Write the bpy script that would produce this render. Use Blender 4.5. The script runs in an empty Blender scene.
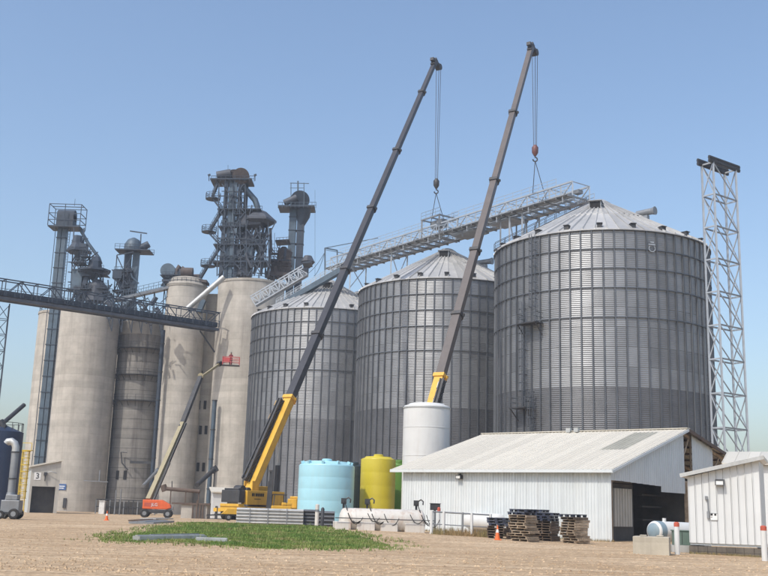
import bpy, math, random
from mathutils import Vector, Matrix, Quaternion
random.seed(7)
scene = bpy.context.scene
col = scene.collection
PI = math.pi
R = math.radians

# ---------------------------------------------------------------- camera, world, sun, exposure
EYE = Vector((0, 0, 1.65)); FPX = 1015.0; PITCH = R(12.2); ROLL = R(1.72)
_F = Vector((0, math.cos(PITCH), math.sin(PITCH)))
_U0 = Vector((0, -math.sin(PITCH), math.cos(PITCH))); _R0 = Vector((1, 0, 0))
_R = _R0 * math.cos(ROLL) + _U0 * math.sin(ROLL)
_U = -_R0 * math.sin(ROLL) + _U0 * math.cos(ROLL)
cd = bpy.data.cameras.new('camera'); cam = bpy.data.objects.new('camera', cd); col.objects.link(cam)
cam.matrix_world = Matrix(((_R.x, _U.x, -_F.x, EYE.x), (_R.y, _U.y, -_F.y, EYE.y), (_R.z, _U.z, -_F.z, EYE.z), (0, 0, 0, 1)))
cd.sensor_width = 36.0; cd.lens = FPX / 768.0 * 36.0; cd.clip_start = 0.1; cd.clip_end = 20000
scene.camera = cam

SUN_EL = R(51); SUN_AZ = R(219)     # clockwise from +Y: behind the camera, to its left
sv = Vector((math.sin(SUN_AZ) * math.cos(SUN_EL), math.cos(SUN_AZ) * math.cos(SUN_EL), math.sin(SUN_EL)))
world = bpy.data.worlds.new('World'); scene.world = world; world.use_nodes = True
wn = world.node_tree.nodes; wl = world.node_tree.links
bg = wn['Background']; sky = wn.new('ShaderNodeTexSky'); sky.sky_type = 'NISHITA'; sky.sun_disc = False
sky.sun_elevation = SUN_EL; sky.sun_rotation = SUN_AZ; sky.altitude = 0
sky.air_density = 1.2; sky.dust_density = 2.8; sky.ozone_density = 3.0
wl.new(sky.outputs[0], bg.inputs[0]); bg.inputs[1].default_value = 0.15
sl = bpy.data.lights.new('sun', 'SUN'); sl.energy = 2.3; sl.angle = R(0.6); sl.color = (1.0, 0.93, 0.83)
so = bpy.data.objects.new('sun', sl); col.objects.link(so)
so.rotation_euler = (-sv).to_track_quat('-Z', 'Y').to_euler(); so.location = sv * 200
vs = scene.view_settings; vs.view_transform = 'Standard'; vs.look = 'None'; vs.gamma = 1.0
vs.use_curve_mapping = False; vs.exposure = 0.4
scene.render.engine = 'CYCLES'

# ---------------------------------------------------------------- helpers
def at(px, py, Y):
    """the point of the place seen at photo position (px,py) that stands Y metres out"""
    d = _F * FPX + _R * (px - 384) + _U * (288 - py)
    return EYE + d * (Y / d.y)

def hgt(x, y):
    m = 0.30 * math.exp(-((x + 5) / 12.0) ** 2 - ((y - 66) / 14.0) ** 2)
    t = min(1, max(0, (y - 95) / 65.0)); t = t * t * (3 - 2 * t)
    und = 0.035 * math.sin(x * .31 + 1.3) * math.sin(y * .23) if y < 130 else 0
    return m - 0.8 * t + und

def gr(px, py):
    z = 0.0
    d = _F * FPX + _R * (px - 384) + _U * (288 - py)
    for _ in range(6):
        p = EYE + d * ((z - EYE.z) / d.z); z = hgt(p.x, p.y)
    return p

ROOT = {}
def origin_of(o):
    while o is not None:
        if o.name in ROOT: return ROOT[o.name]
        o = o.parent
    return Vector((0, 0, 0))

def tag(o, label=None, cat=None, group=None, kind=None):
    if label: o['label'] = label
    if cat: o['category'] = cat
    if group: o['group'] = group
    if kind: o['kind'] = kind
    return o

def thing(name, label, cat, loc, group=None):
    o = bpy.data.objects.new(name, None); col.objects.link(o); o.location = loc
    o.empty_display_size = 0.3
    ROOT[o.name] = Vector(loc)
    return tag(o, label, cat, group)

class Frame:
    def __init__(s, o, ang):
        s.o = Vector(o); c, n = math.cos(ang), math.sin(ang)
        s.x = Vector((c, n, 0)); s.y = Vector((-n, c, 0)); s.z = Vector((0, 0, 1))
    def __call__(s, a, b, c=0.0): return s.o + s.x * a + s.y * b + s.z * c
WORLD = Frame((0, 0, 0), 0)

class MB:
    def __init__(s): s.v = []; s.f = []; s.sm = []
    def add(s, vs, fs, smooth=False):
        n = len(s.v); s.v += [Vector(v) for v in vs]
        for f in fs: s.f.append([i + n for i in f]); s.sm.append(smooth)
        return s
    def hexa(s, p):
        return s.add(p, [(0, 3, 2, 1), (4, 5, 6, 7), (0, 1, 5, 4), (1, 2, 6, 5), (2, 3, 7, 6), (3, 0, 4, 7)])
    def box(s, a0, a1, b0, b1, c0, c1, fr=WORLD):
        return s.hexa([fr(a0, b0, c0), fr(a1, b0, c0), fr(a1, b1, c0), fr(a0, b1, c0),
                       fr(a0, b0, c1), fr(a1, b0, c1), fr(a1, b1, c1), fr(a0, b1, c1)])
    def bar(s, p0, p1, w, h=None, w1=None, h1=None, up=None):
        p0, p1 = Vector(p0), Vector(p1); h = w if h is None else h
        w1 = w if w1 is None else w1; h1 = h if h1 is None else h1
        d = (p1 - p0).normalized(); u = Vector(up) if up else Vector((0, 0, 1))
        if abs(d.dot(u)) > .98: u = Vector((0, 1, 0))
        sx = d.cross(u).normalized(); sy = sx.cross(d)
        q = []
        for p, a, b in ((p0, w, h), (p1, w1, h1)):
            q += [p - sx * a / 2 - sy * b / 2, p + sx * a / 2 - sy * b / 2, p + sx * a / 2 + sy * b / 2, p - sx * a / 2 + sy * b / 2]
        return s.hexa(q)
    def tube(s, pts, r, n=8, caps=True):
        pts = [Vector(p) for p in pts]; m = len(pts)
        rs = r if isinstance(r, (list, tuple)) else [r] * m
        vs = []; u = None
        for i, p in enumerate(pts):
            d = (pts[min(i + 1, m - 1)] - pts[max(i - 1, 0)]).normalized()
            if u is None:
                u = d.cross(Vector((0, 0, 1)))
                if u.length < .05: u = Vector((1, 0, 0))
            u = (u - d * u.dot(d)).normalized(); w = d.cross(u)
            for k in range(n):
                a = 2 * PI * k / n; vs.append(p + (u * math.cos(a) + w * math.sin(a)) * rs[i])
        fs = [(i * n + k, i * n + (k + 1) % n, (i + 1) * n + (k + 1) % n, (i + 1) * n + k) for i in range(m - 1) for k in range(n)]
        s.add(vs, fs, True)
        if caps:
            s.add(vs[:n], [tuple(range(n))[::-1]]); s.add(vs[-n:], [tuple(range(n))])
        return s
    def lathe(s, prof, c, n=48, a0=0.0, a1=2 * PI, smooth=True):
        c = Vector(c); full = abs(a1 - a0 - 2 * PI) < 1e-6; m = n if full else n + 1
        vs = [c + Vector((r * math.cos(a0 + (a1 - a0) * k / n), r * math.sin(a0 + (a1 - a0) * k / n), z)) for r, z in prof for k in range(m)]
        fs = []
        for i in range(len(prof) - 1):
            for k in range(n):
                k2 = (k + 1) % m
                fs.append((i * m + k, i * m + k2, (i + 1) * m + k2, (i + 1) * m + k))
        return s.add(vs, fs, smooth)
    def prism(s, poly, fr, b0, b1):
        """poly in the frame's (x,z), pushed along y"""
        n = len(poly)
        vs = [fr(x, b0, z) for x, z in poly] + [fr(x, b1, z) for x, z in poly]
        return s.add(vs, [tuple(range(n)), tuple(range(2 * n - 1, n - 1, -1))] + [(i, n + i, n + (i + 1) % n, (i + 1) % n) for i in range(n)])
    def build(s, name, mat, parent=None, kind=None, bevel=0, sharp=True):
        o0 = origin_of(parent) if parent else Vector((0, 0, 0))
        me = bpy.data.meshes.new(name); me.from_pydata([v - o0 for v in s.v], [], s.f)
        me.polygons.foreach_set('use_smooth', s.sm)
        if any(s.sm) and sharp: me.set_sharp_from_angle(angle=R(38))
        me.materials.append(M[mat]); me.update()
        o = bpy.data.objects.new(name, me); col.objects.link(o)
        if parent: o.parent = parent
        if kind: o['kind'] = kind
        if bevel:
            b = o.modifiers.new('bevel', 'BEVEL'); b.width = bevel; b.segments = 2; b.limit_method = 'ANGLE'
        return o
    def solo(s, name, mat, label, cat, loc, group=None, kind=None, bevel=0):
        o = s.build(name, mat); loc = Vector(loc)
        o.data.transform(Matrix.Translation(-loc)); o.location = loc; ROOT[o.name] = loc
        if bevel:
            b = o.modifiers.new('bevel', 'BEVEL'); b.width = bevel; b.segments = 2; b.limit_method = 'ANGLE'
        return tag(o, label, cat, group, kind)

def link(name, me, parent, loc=(0, 0, 0), rz=0.0):
    o = bpy.data.objects.new(name, me); col.objects.link(o); o.parent = parent
    o.location = loc; o.rotation_euler = (0, 0, rz); return o

UNIT = {}
def barobj(name, parent, p0, p1, w, h, mat):
    """one straight member as an object of its own, on shared mesh data"""
    if mat not in UNIT:
        b = MB().box(-.5, .5, -.5, .5, -.5, .5).build('member', mat); UNIT[mat] = b.data
        bpy.data.objects.remove(b)
    p0, p1 = Vector(p0), Vector(p1); d = p1 - p0
    o = bpy.data.objects.new(name, UNIT[mat]); col.objects.link(o); o.parent = parent
    q = d.to_track_quat('Z', 'Y')
    o.rotation_mode = 'QUATERNION'; o.rotation_quaternion = q
    o.location = (p0 + p1) / 2 - origin_of(parent); o.scale = (w, h, d.length)
    return o

def sagged(p0, p1, sag, n=10):
    p0, p1 = Vector(p0), Vector(p1)
    return [p0.lerp(p1, t / n) - Vector((0, 0, sag * 4 * (t / n) * (1 - t / n))) for t in range(n + 1)]

FONT_CACHE = {}
def text_part(name, body, size, mat, parent, pos, xdir, depth=0.01):
    cu = bpy.data.curves.new(name, 'FONT'); cu.body = body; cu.size = size; cu.align_x = 'CENTER'; cu.align_y = 'CENTER'
    cu.extrude = depth
    tmp = bpy.data.objects.new('tmp', cu); col.objects.link(tmp)
    me = bpy.data.meshes.new_from_object(tmp.evaluated_get(bpy.context.evaluated_depsgraph_get()))
    bpy.data.objects.remove(tmp); bpy.data.curves.remove(cu)
    me.materials.clear(); me.materials.append(M[mat])
    o = bpy.data.objects.new(name, me); col.objects.link(o); o.parent = parent
    x = Vector(xdir).normalized(); z = Vector((0, 0, 1)); n = x.cross(z)
    o.matrix_local = Matrix.Translation(Vector(pos) - origin_of(parent)) @ Matrix(((x.x, z.x, n.x, 0), (x.y, z.y, n.y, 0), (x.z, z.z, n.z, 0), (0, 0, 0, 1)))
    return o

# ---------------------------------------------------------------- materials
M = {}
def nodes(name):
    m = bpy.data.materials.new(name); m.use_nodes = True; M[name] = m
    nt = m.node_tree; return m, nt.nodes, nt.links, nt.nodes['Principled BSDF']

def mix(n, l, fac, a, b, mode='MIX'):
    x = n.new('ShaderNodeMix'); x.data_type = 'RGBA'; x.blend_type = mode; x.clamp_result = True
    for sock, val in ((x.inputs[0], fac), (x.inputs[6], a), (x.inputs[7], b)):
        if hasattr(val, 'is_linked'): l.new(val, sock)
        else: sock.default_value = val if not isinstance(val, tuple) else (val + (1,) if len(val) == 3 else val)
    return x.outputs[2]

def ramp(n, l, src, stops):
    r = n.new('ShaderNodeValToRGB'); l.new(src, r.inputs[0])
    e = r.color_ramp.elements
    while len(e) < len(stops): e.new(0.5)
    for k, (p, c) in enumerate(stops):
        e[k].position = p; e[k].color = (c, c, c, 1) if not isinstance(c, tuple) else c + (1,)
    return r.outputs[0]

def coords(n, l, sc=(1, 1, 1), kind='Object'):
    t = n.new('ShaderNodeTexCoord'); mp = n.new('ShaderNodeMapping'); mp.inputs[3].default_value = sc
    if kind == 'World':
        g = n.new('ShaderNodeNewGeometry'); l.new(g.outputs['Position'], mp.inputs[0])
    else: l.new(t.outputs[kind], mp.inputs[0])
    return mp.outputs[0]

def noise(n, l, vec, scale, detail=5, rough=.6):
    x = n.new('ShaderNodeTexNoise'); x.inputs['Scale'].default_value = scale; x.inputs['Detail'].default_value = detail
    x.inputs['Roughness'].default_value = rough; l.new(vec, x.inputs['Vector']); return x.outputs['Fac']

def bump(n, l, b, src, strength, dist):
    x = n.new('ShaderNodeBump'); x.inputs['Strength'].default_value = strength; x.inputs['Distance'].default_value = dist
    l.new(src, x.inputs['Height']); l.new(x.outputs[0], b.inputs['Normal'])

def worn(name, c, rough=.6, metal=0.0, var=.25, scale=1.5, dirt=(.2, .16, .11), dirt_amt=.25, streak=True, rnd=0.0, spec=.5, bump_amt=0):
    """paint or metal with blotches, downward streaks of dirt and a little difference from piece to piece"""
    m, n, l, b = nodes(name)
    v = coords(n, l, kind='World')
    a = ramp(n, l, noise(n, l, v, scale), [(.3, 1 - var), (.7, 1 + var * .4)])
    base = mix(n, l, 1.0, c, a, 'MULTIPLY')
    vs_ = coords(n, l, (1.6, 1.6, .12) if streak else (1, 1, 1), 'World')
    d = ramp(n, l, noise(n, l, vs_, 1.7, 6, .7), [(.5, 0.0), (.78, dirt_amt)])
    base = mix(n, l, d, base, dirt)
    if rnd:
        oi = n.new('ShaderNodeObjectInfo')
        rr = ramp(n, l, oi.outputs['Random'], [(0, 1 - rnd), (1, 1 + rnd * .6)])
        base = mix(n, l, 1.0, base, rr, 'MULTIPLY')
    l.new(base, b.inputs['Base Color']); b.inputs['Roughness'].default_value = rough; b.inputs['Metallic'].default_value = metal
    b.inputs['Specular IOR Level'].default_value = spec
    if bump_amt: bump(n, l, b, noise(n, l, v, scale * 8), bump_amt, .02)
    return m

def concrete(name, c, band, line=.35, stain=.4, dark=(.12, .10, .085), ring=False):
    m, n, l, b = nodes(name)
    v = coords(n, l, kind='World')
    g = noise(n, l, v, .35, 6, .65)
    base = mix(n, l, ramp(n, l, g, [(.3, 0.0), (.7, 1.0)]), tuple(x * .78 for x in c), tuple(min(1, x * 1.12) for x in c))
    # pour lines: narrow dark joints every `band` metres, their strength broken up by noise
    sp = n.new('ShaderNodeSeparateXYZ'); l.new(v, sp.inputs[0])
    mo = n.new('ShaderNodeMath'); mo.operation = 'FRACT'
    dv = n.new('ShaderNodeMath'); dv.operation = 'DIVIDE'; dv.inputs[1].default_value = band
    wob = n.new('ShaderNodeMath'); wob.operation = 'MULTIPLY_ADD'; wob.inputs[1].default_value = .12
    l.new(noise(n, l, v, .8, 2), wob.inputs[0]); l.new(sp.outputs[2], wob.inputs[2])
    l.new(wob.outputs[0], dv.inputs[0]); l.new(dv.outputs[0], mo.inputs[0])
    ln = ramp(n, l, mo.outputs[0], [(0.0, line), (.16, 0.0)])
    brk = ramp(n, l, noise(n, l, coords(n, l, (.5, .5, 1.3), 'World'), 1.1, 4), [(.38, 0.0), (.62, 1.0)])
    base = mix(n, l, mix(n, l, 1.0, ln, brk, 'MULTIPLY'), base, tuple(x * .55 for x in c))
    # each pour its own tone
    fl = n.new('ShaderNodeMath'); fl.operation = 'FLOOR'; l.new(dv.outputs[0], fl.inputs[0])
    wn_ = n.new('ShaderNodeTexWhiteNoise'); wn_.noise_dimensions = '1D'; l.new(fl.outputs[0], wn_.inputs['W'])
    base = mix(n, l, 1.0, base, ramp(n, l, wn_.outputs[0], [(0, .90), (1, 1.04)]), 'MULTIPLY')
    # vertical stains
    st = ramp(n, l, noise(n, l, coords(n, l, (.9, .9, .045), 'World'), 1.0, 6, .72), [(.48, 0.0), (.75, stain)])
    base = mix(n, l, st, base, dark)
    l.new(base, b.inputs['Base Color']); b.inputs['Roughness'].default_value = .9
    b.inputs['Specular IOR Level'].default_value = .25
    bump(n, l, b, noise(n, l, v, 5.0, 6), .35, .05)

def plain(name, c, rough=.5, metal=0.0, spec=.5):
    m, n, l, b = nodes(name)
    v = coords(n, l, kind='World')
    a = ramp(n, l, noise(n, l, v, 3.0), [(.3, .82), (.7, 1.08)])
    l.new(mix(n, l, 1.0, c, a, 'MULTIPLY'), b.inputs['Base Color'])
    b.inputs['Roughness'].default_value = rough; b.inputs['Metallic'].default_value = metal; b.inputs['Specular IOR Level'].default_value = spec
    return m

concrete('concrete', (.475, .447, .398), 1.25, .35, .35)
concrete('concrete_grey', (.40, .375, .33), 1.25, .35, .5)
concrete('concrete_stave', (.27, .258, .238), .75, .35, .85, (.07, .06, .055))
concrete('concrete_block', (.46, .42, .34), .6, .2, .4)
concrete('foundation', (.17, .15, .125), .4, .3, .9, (.05, .045, .04))
worn('galvanized', (.29, .30, .31), .42, .7, .16, .5, (.30, .31, .32), .35, True, .16)
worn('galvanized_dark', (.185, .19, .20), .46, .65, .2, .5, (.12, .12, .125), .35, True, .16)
worn('stiffener', (.125, .135, .15), .5, .6, .2, .5, (.12, .12, .12), .3, True, .1)
worn('roof_steel', (.50, .50, .49), .5, .35, .12, .5, (.30, .29, .28), .35, False, .16)
worn('galvanized_truss', (.42, .46, .50), .5, .4, .15, 1.0, (.3, .3, .3), .2)
worn('tower_steel', (.040, .058, .085), .6, .25, .35, .7, (.10, .08, .07), .4)
worn('tower_light', (.085, .125, .165), .55, .3, .3, .7, (.10, .08, .07), .35)
worn('tower_rust', (.105, .088, .083), .8, .1, .4, .8, (.12, .06, .035), .5)
worn('bridge_steel', (.075, .085, .105), .65, .3, .35, .7, (.07, .055, .045), .4)
worn('white_siding', (.60, .64, .65), .45, 0, .06, .8, (.42, .36, .28), .22, True, .03)
worn('white_shed', (.63, .65, .65), .45, 0, .05, .8, (.45, .40, .33), .2, True, .03)
worn('white_roof', (.62, .585, .50), .4, .0, .05, .12, (.46, .40, .31), .32, False, .09)
worn('skylight', (.36, .35, .29), .4, 0, .2, 1, (.2, .18, .12), .4, False)
worn('trim_rust', (.12, .085, .065), .8, 0, .3, 2, (.10, .05, .03), .4)
worn('boom_black', (.045, .046, .054), .38, .15, .2, .6, (.12, .11, .10), .25, False)
worn('boom_bronze', (.105, .092, .088), .40, .15, .2, .6, (.14, .12, .10), .25, False)
worn('crane_yellow', (.68, .40, .045), .42, 0, .15, 1.0, (.16, .11, .05), .3)
worn('lift_orange', (.72, .13, .035), .42, 0, .15, 2.0, (.2, .12, .08), .25)
worn('lift_cream', (.31, .27, .16), .5, 0, .15, 1.0, (.16, .12, .07), .35)
worn('basket_red', (.48, .07, .07), .5, 0, .2, 3.0, (.2, .1, .08), .25)
worn('rubber', (.022, .022, .023), .8, 0, .3, 2, (.2, .16, .11), .3, False)
worn('dark_steel', (.055, .057, .062), .55, .3, .3, 1.5, (.12, .09, .06), .35)
worn('grey_steel', (.27, .285, .30), .5, .5, .25, 1.2, (.14, .11, .08), .35)
worn('pale_steel', (.50, .51, .50), .45, .5, .2, 1.2, (.2, .16, .11), .35)
worn('poly_blue', (.34, .61, .70), .38, 0, .06, .8, (.40, .45, .42), .25)
worn('poly_yellow', (.56, .46, .035), .38, 0, .06, .8, (.30, .26, .08), .25)
worn('poly_green', (.10, .22, .035), .45, 0, .12, .8, (.08, .09, .04), .3)
worn('poly_dark', (.030, .045, .050), .45, 0, .2, .8, (.1, .09, .07), .3)
worn('tank_white', (.63, .64, .63), .38, 0, .06, .7, (.40, .33, .25), .22)
worn('tank_cream', (.62, .59, .54), .5, 0, .12, 1.2, (.36, .19, .10), .8)
worn('tank_navy', (.022, .038, .085), .4, .1, .2, .6, (.1, .1, .1), .3)
worn('plastic_blue', (.022, .030, .060), .5, 0, .3, 2, (.15, .12, .1), .3, False, .3)
worn('wood', (.42, .33, .235), .85, 0, .35, 3, (.12, .09, .06), .5, False, .35)
worn('wood_dark', (.14, .10, .07), .85, 0, .35, 3, (.07, .05, .035), .5, False, .35)
worn('safety_orange', (.75, .15, .03), .5, 0, .1, 5, (.3, .2, .12), .3)
worn('safety_yellow', (.62, .44, .03), .5, 0, .15, 2, (.2, .14, .06), .35)
worn('red_paint', (.50, .10, .06), .55, 0, .2, 3, (.2, .1, .07), .35)
worn('utility_green', (.10, .155, .13), .5, 0, .15, 2, (.1, .1, .08), .3)
worn('door_panel', (.47, .45, .40), .55, 0, .1, 1, (.2, .17, .13), .4)
worn('rope', (.05, .05, .052), .6, .3, .1, 3, (.1, .1, .1), .1, False)
worn('hook_red', (.16, .065, .06), .55, 0, .2, 4, (.1, .08, .06), .3, False)
worn('utility_blue', (.22, .30, .35), .5, 0, .15, 2, (.1, .1, .1), .2)
plain('ink', (.012, .012, .012), .6)
plain('sign_blue', (.05, .12, .30), .4)
plain('sign_white', (.78, .78, .76), .5)
plain('hole', (.015, .015, .016), .9)
plain('lamp_glass', (.62, .63, .60), .2)
plain('glass_dark', (.02, .024, .028), .08, 0, .8)
plain('skin', (.45, .27, .19), .6)
plain('cloth_dark', (.05, .035, .045), .9)
plain('cloth_red', (.20, .035, .045), .9)
plain('hat_grey', (.20, .20, .18), .5)
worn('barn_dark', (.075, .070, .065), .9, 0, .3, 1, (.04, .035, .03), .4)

# gravel: packed tan limestone with wheel tracks, darker damp soil and loose stones
m, n, l, b = nodes('gravel')
v = coords(n, l, kind='World')
c1 = ramp(n, l, noise(n, l, v, .11, 6, .65), [(.38, 0.0), (.62, 1.0)])
base = mix(n, l, c1, (.43, .305, .185), (.58, .44, .29))
vt = n.new('ShaderNodeMapping'); vt.inputs[2].default_value = (0, 0, R(-12)); vt.inputs[3].default_value = (.06, .9, 1)
l.new(v, vt.inputs[0])
tr = ramp(n, l, noise(n, l, vt.outputs[0], 1.0, 5, .62), [(.44, 0.0), (.66, .55)])
base = mix(n, l, tr, base, (.64, .50, .345))
vt2 = n.new('ShaderNodeMapping'); vt2.inputs[2].default_value = (0, 0, R(24)); vt2.inputs[3].default_value = (.05, 1.2, 1)
l.new(v, vt2.inputs[0])
tr2 = ramp(n, l, noise(n, l, vt2.outputs[0], 1.0, 5, .62), [(.50, 0.0), (.66, .75)])
base = mix(n, l, tr2, base, (.33, .225, .135))
sp = noise(n, l, v, 2.6, 8, .78)
base = mix(n, l, ramp(n, l, sp, [(.40, .55), (.56, 0.0)]), base, (.25, .165, .095))
vo = n.new('ShaderNodeTexVoronoi'); vo.inputs['Scale'].default_value = 9.0; l.new(v, vo.inputs['Vector'])
st = ramp(n, l, vo.outputs['Color'], [(.35, .82), (.9, 1.22)])
base = mix(n, l, 1.0, base, st, 'MULTIPLY')
l.new(base, b.inputs['Base Color']); b.inputs['Roughness'].default_value = .95; b.inputs['Specular IOR Level'].default_value = .2
ad = n.new('ShaderNodeMath'); ad.operation = 'ADD'; l.new(sp, ad.inputs[0]); l.new(vo.outputs['Distance'], ad.inputs[1])
bump(n, l, b, ad.outputs[0], .55, .06)

def leafy(name, c0, c1, rough=.7, c2=None):
    m, n, l, b = nodes(name)
    v = coords(n, l, kind='World')
    f = ramp(n, l, noise(n, l, v, .45, 6, .75), [(.38, 0.0), (.62, 1.0)])
    base = mix(n, l, f, c0, c1)
    if c2: base = mix(n, l, ramp(n, l, noise(n, l, v, .9, 5, .7), [(.56, 0.0), (.66, .85)]), base, c2)
    base = mix(n, l, 1.0, base, ramp(n, l, noise(n, l, v, 9.0, 3), [(.3, .6), (.7, 1.3)]), 'MULTIPLY')
    l.new(base, b.inputs['Base Color']); b.inputs['Roughness'].default_value = rough
    b.inputs['Specular IOR Level'].default_value = .25
leafy('grass', (.085, .175, .03), (.24, .28, .08), c2=(.36, .28, .15))
leafy('soil_grass', (.13, .17, .05), (.30, .24, .12))
leafy('dry_weed', (.30, .20, .10), (.20, .19, .08))

# ================================================================ THE SETTING
# ground: one sheet, fine near the yard, coarse out to the horizon
def axis(lo, hi, step, far):
    a = []; x = lo
    while x <= hi: a.append(x); x += step
    g = step; pre = []; x = lo
    while x > -far: g *= 1.5; x -= g; pre.append(x)
    g = step; post = []; x = a[-1]
    while x < far: g *= 1.5; x += g; post.append(x)
    return pre[::-1] + a + post
gx = axis(-60, 40, 1.25, 6000); gy = axis(10, 170, 1.25, 6000)
gm = MB()
gv = [Vector((x, y, hgt(x, y))) for y in gy for x in gx]; W = len(gx)
gm.add(gv, [(j * W + i, j * W + i + 1, (j + 1) * W + i + 1, (j + 1) * W + i) for j in range(len(gy) - 1) for i in range(W - 1)], True)
g = gm.build('ground', 'gravel'); g['kind'] = 'structure'

# loose stones on the gravel
sm = MB()
for _ in range(9000):
    y = 24 + 46 * random.random() ** 1.9; x = random.uniform(-.42, .42) * y
    r = random.choice((.014, .02, .026, .036, .045)) * random.uniform(.7, 1.4); z = hgt(x, y)
    a = random.random() * 6.28; c_, s_ = math.cos(a) * r, math.sin(a) * r
    sm.add([(x + c_, y + s_, z), (x - s_, y + c_ * 1.3, z), (x - c_ * 1.2, y - s_, z), (x + s_, y - c_, z), (x + r * .2, y, z + r * .8)],
           [(0, 1, 4), (1, 2, 4), (2, 3, 4), (3, 0, 4)])
sm.solo('loose_stones', 'gravel', 'small loose stones scattered over the tan gravel yard', 'gravel', (0, 40, 0), kind='stuff')

# grass bank: soil mound sheet and blades
GP = [gr(*p) for p in ((103, 540.5), (135, 534), (170, 527), (205, 523.5), (240, 524.5), (300, 526.5), (335, 530.5), (358, 535), (375, 540), (390, 546), (350, 549.5), (280, 549.5), (215, 546), (150, 543))]
def inside(x, y, poly):
    c = False; j = len(poly) - 1
    for i in range(len(poly)):
        a, b_ = poly[i], poly[j]
        if (a.y > y) != (b_.y > y) and x < (b_.x - a.x) * (y - a.y) / (b_.y - a.y) + a.x: c = not c
        j = i
    return c
def edge_dist(x, y, poly):
    d = 1e9
    for i in range(len(poly)):
        a, b_ = poly[i - 1], poly[i]; ex, ey = b_.x - a.x, b_.y - a.y
        t = max(0, min(1, ((x - a.x) * ex + (y - a.y) * ey) / (ex * ex + ey * ey)))
        d = min(d, math.hypot(x - a.x - ex * t, y - a.y - ey * t))
    return d
xs = [p.x for p in GP]; ys = [p.y for p in GP]
gb = MB(); nb = 0; tries = 0
while nb < 42000 and tries < 260000:
    tries += 1
    x = random.uniform(min(xs) - 2, max(xs) + 2); y = random.uniform(min(ys) - 2, max(ys) + 2)
    d = edge_dist(x, y, GP); ins = inside(x, y, GP)
    if ins and d < .7 and random.random() > .35 + d: continue
    if not ins and (d > 1.8 or random.random() > .22 * math.exp(-d * 1.3) * (1.6 if math.sin(x * 1.7 + y * .6) > .2 else .4)): continue
    if ins and d < 1.6 and math.sin(x * 1.3 + 1.7 * math.sin(y * .9)) > .35 and random.random() < .75: continue
    if random.random() > 40.0 / y + .25: continue
    if math.sin(x * 1.1 + 2.1 * math.sin(y * .45)) * math.sin(y * .8 + x * .4) > .62 and random.random() < .8: continue
    z = hgt(x, y); nb += 1
    hh = random.uniform(.05, .13) * (1.25 if math.sin(x * .9 + y * .37) + math.sin(y * .5 - x * .3) > .5 else .85)
    if random.random() < .012: hh *= 2.6
    for k in range(3):
        a = random.random() * 6.28; w = random.uniform(.010, .024) * (y / 45.0)
        lx, ly = math.cos(a) * hh * .55, math.sin(a) * hh * .55
        ox, oy = random.uniform(-.06, .06), random.uniform(-.06, .06)
        gb.add([(x + ox - w * math.sin(a), y + oy + w * math.cos(a), z - .01), (x + ox + w * math.sin(a), y + oy - w * math.cos(a), z - .01), (x + ox + lx, y + oy + ly, z + hh)], [(0, 1, 2)])
gb.solo('grass', 'grass', 'low bank of patchy green grass in front of the corrugated sheet stack', 'grass', (-8, 60, 0), kind='stuff')
so_ = MB()
def soil(p): return Vector((p.x, p.y, hgt(p.x, p.y) + .012))
cx_, cy_ = sum(xs) / len(xs), sum(ys) / len(ys)
rings = 14; N_ = len(GP)
vsoil = [soil(Vector((cx_ + (p.x - cx_) * .93 * k / rings, cy_ + (p.y - cy_) * .93 * k / rings, 0))) for k in range(rings + 1) for p in GP]
so_.add(vsoil, [(k * N_ + i, k * N_ + (i + 1) % N_, (k + 1) * N_ + (i + 1) % N_, (k + 1) * N_ + i) for k in range(rings) for i in range(N_)], True)
o = so_.build('grass_soil', 'soil_grass'); o['kind'] = 'structure'

# ================================================================ STEEL GRAIN BINS
NS = 66; ROWS = 15; RH = 2.35; BR = 13.7; EAVE = ROWS * RH; APEX = EAVE + 7.75; NR = 60
def sector_panel():
    mb = MB(); seg = 3; waves = 10; rows = waves * 4
    vs = []
    for j in range(rows + 1):
        r = BR + (0, .02, 0, -.02)[j % 4]
        z = .012 + (RH - .024) * j / rows
        for k in range(seg + 1):
            a = -PI / NS + 2 * PI / NS * k / seg
            vs.append((r * math.cos(a), r * math.sin(a), z))
    fs = [(j * (seg + 1) + k, j * (seg + 1) + k + 1, (j + 1) * (seg + 1) + k + 1, (j + 1) * (seg + 1) + k) for j in range(rows) for k in range(seg)]
    return mb.add(vs, fs, True)
def make_data(mb, name, mat):
    o = mb.build(name, mat); me = o.data; bpy.data.objects.remove(o); return me
panel_me = make_data(sector_panel(), 'wall_panel', 'galvanized')
panel_dk = make_data(sector_panel(), 'wall_panel', 'galvanized_dark')
def all_wall(rows0, rows1, skip=None):
    prof = []
    for j in range((rows1 - rows0) * 40 + 1):
        prof.append((BR + (0, .02, 0, -.02)[j % 4], (rows0 + j / 40) * RH))
    return prof
def stiff():
    mb = MB(); a = 0.0
    mb.add([(BR + .02, -.11, 0), (BR + .17, -.075, 0), (BR + .17, .075, 0), (BR + .02, .11, 0),
            (BR + .02, -.11, EAVE), (BR + .17, -.075, EAVE), (BR + .17, .075, EAVE), (BR + .02, .11, EAVE)],
           [(0, 1, 5, 4), (1, 2, 6, 5), (2, 3, 7, 6), (4, 5, 6, 7)])
    return mb
stiff_me = make_data(stiff(), 'stiffener', 'stiffener')
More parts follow.
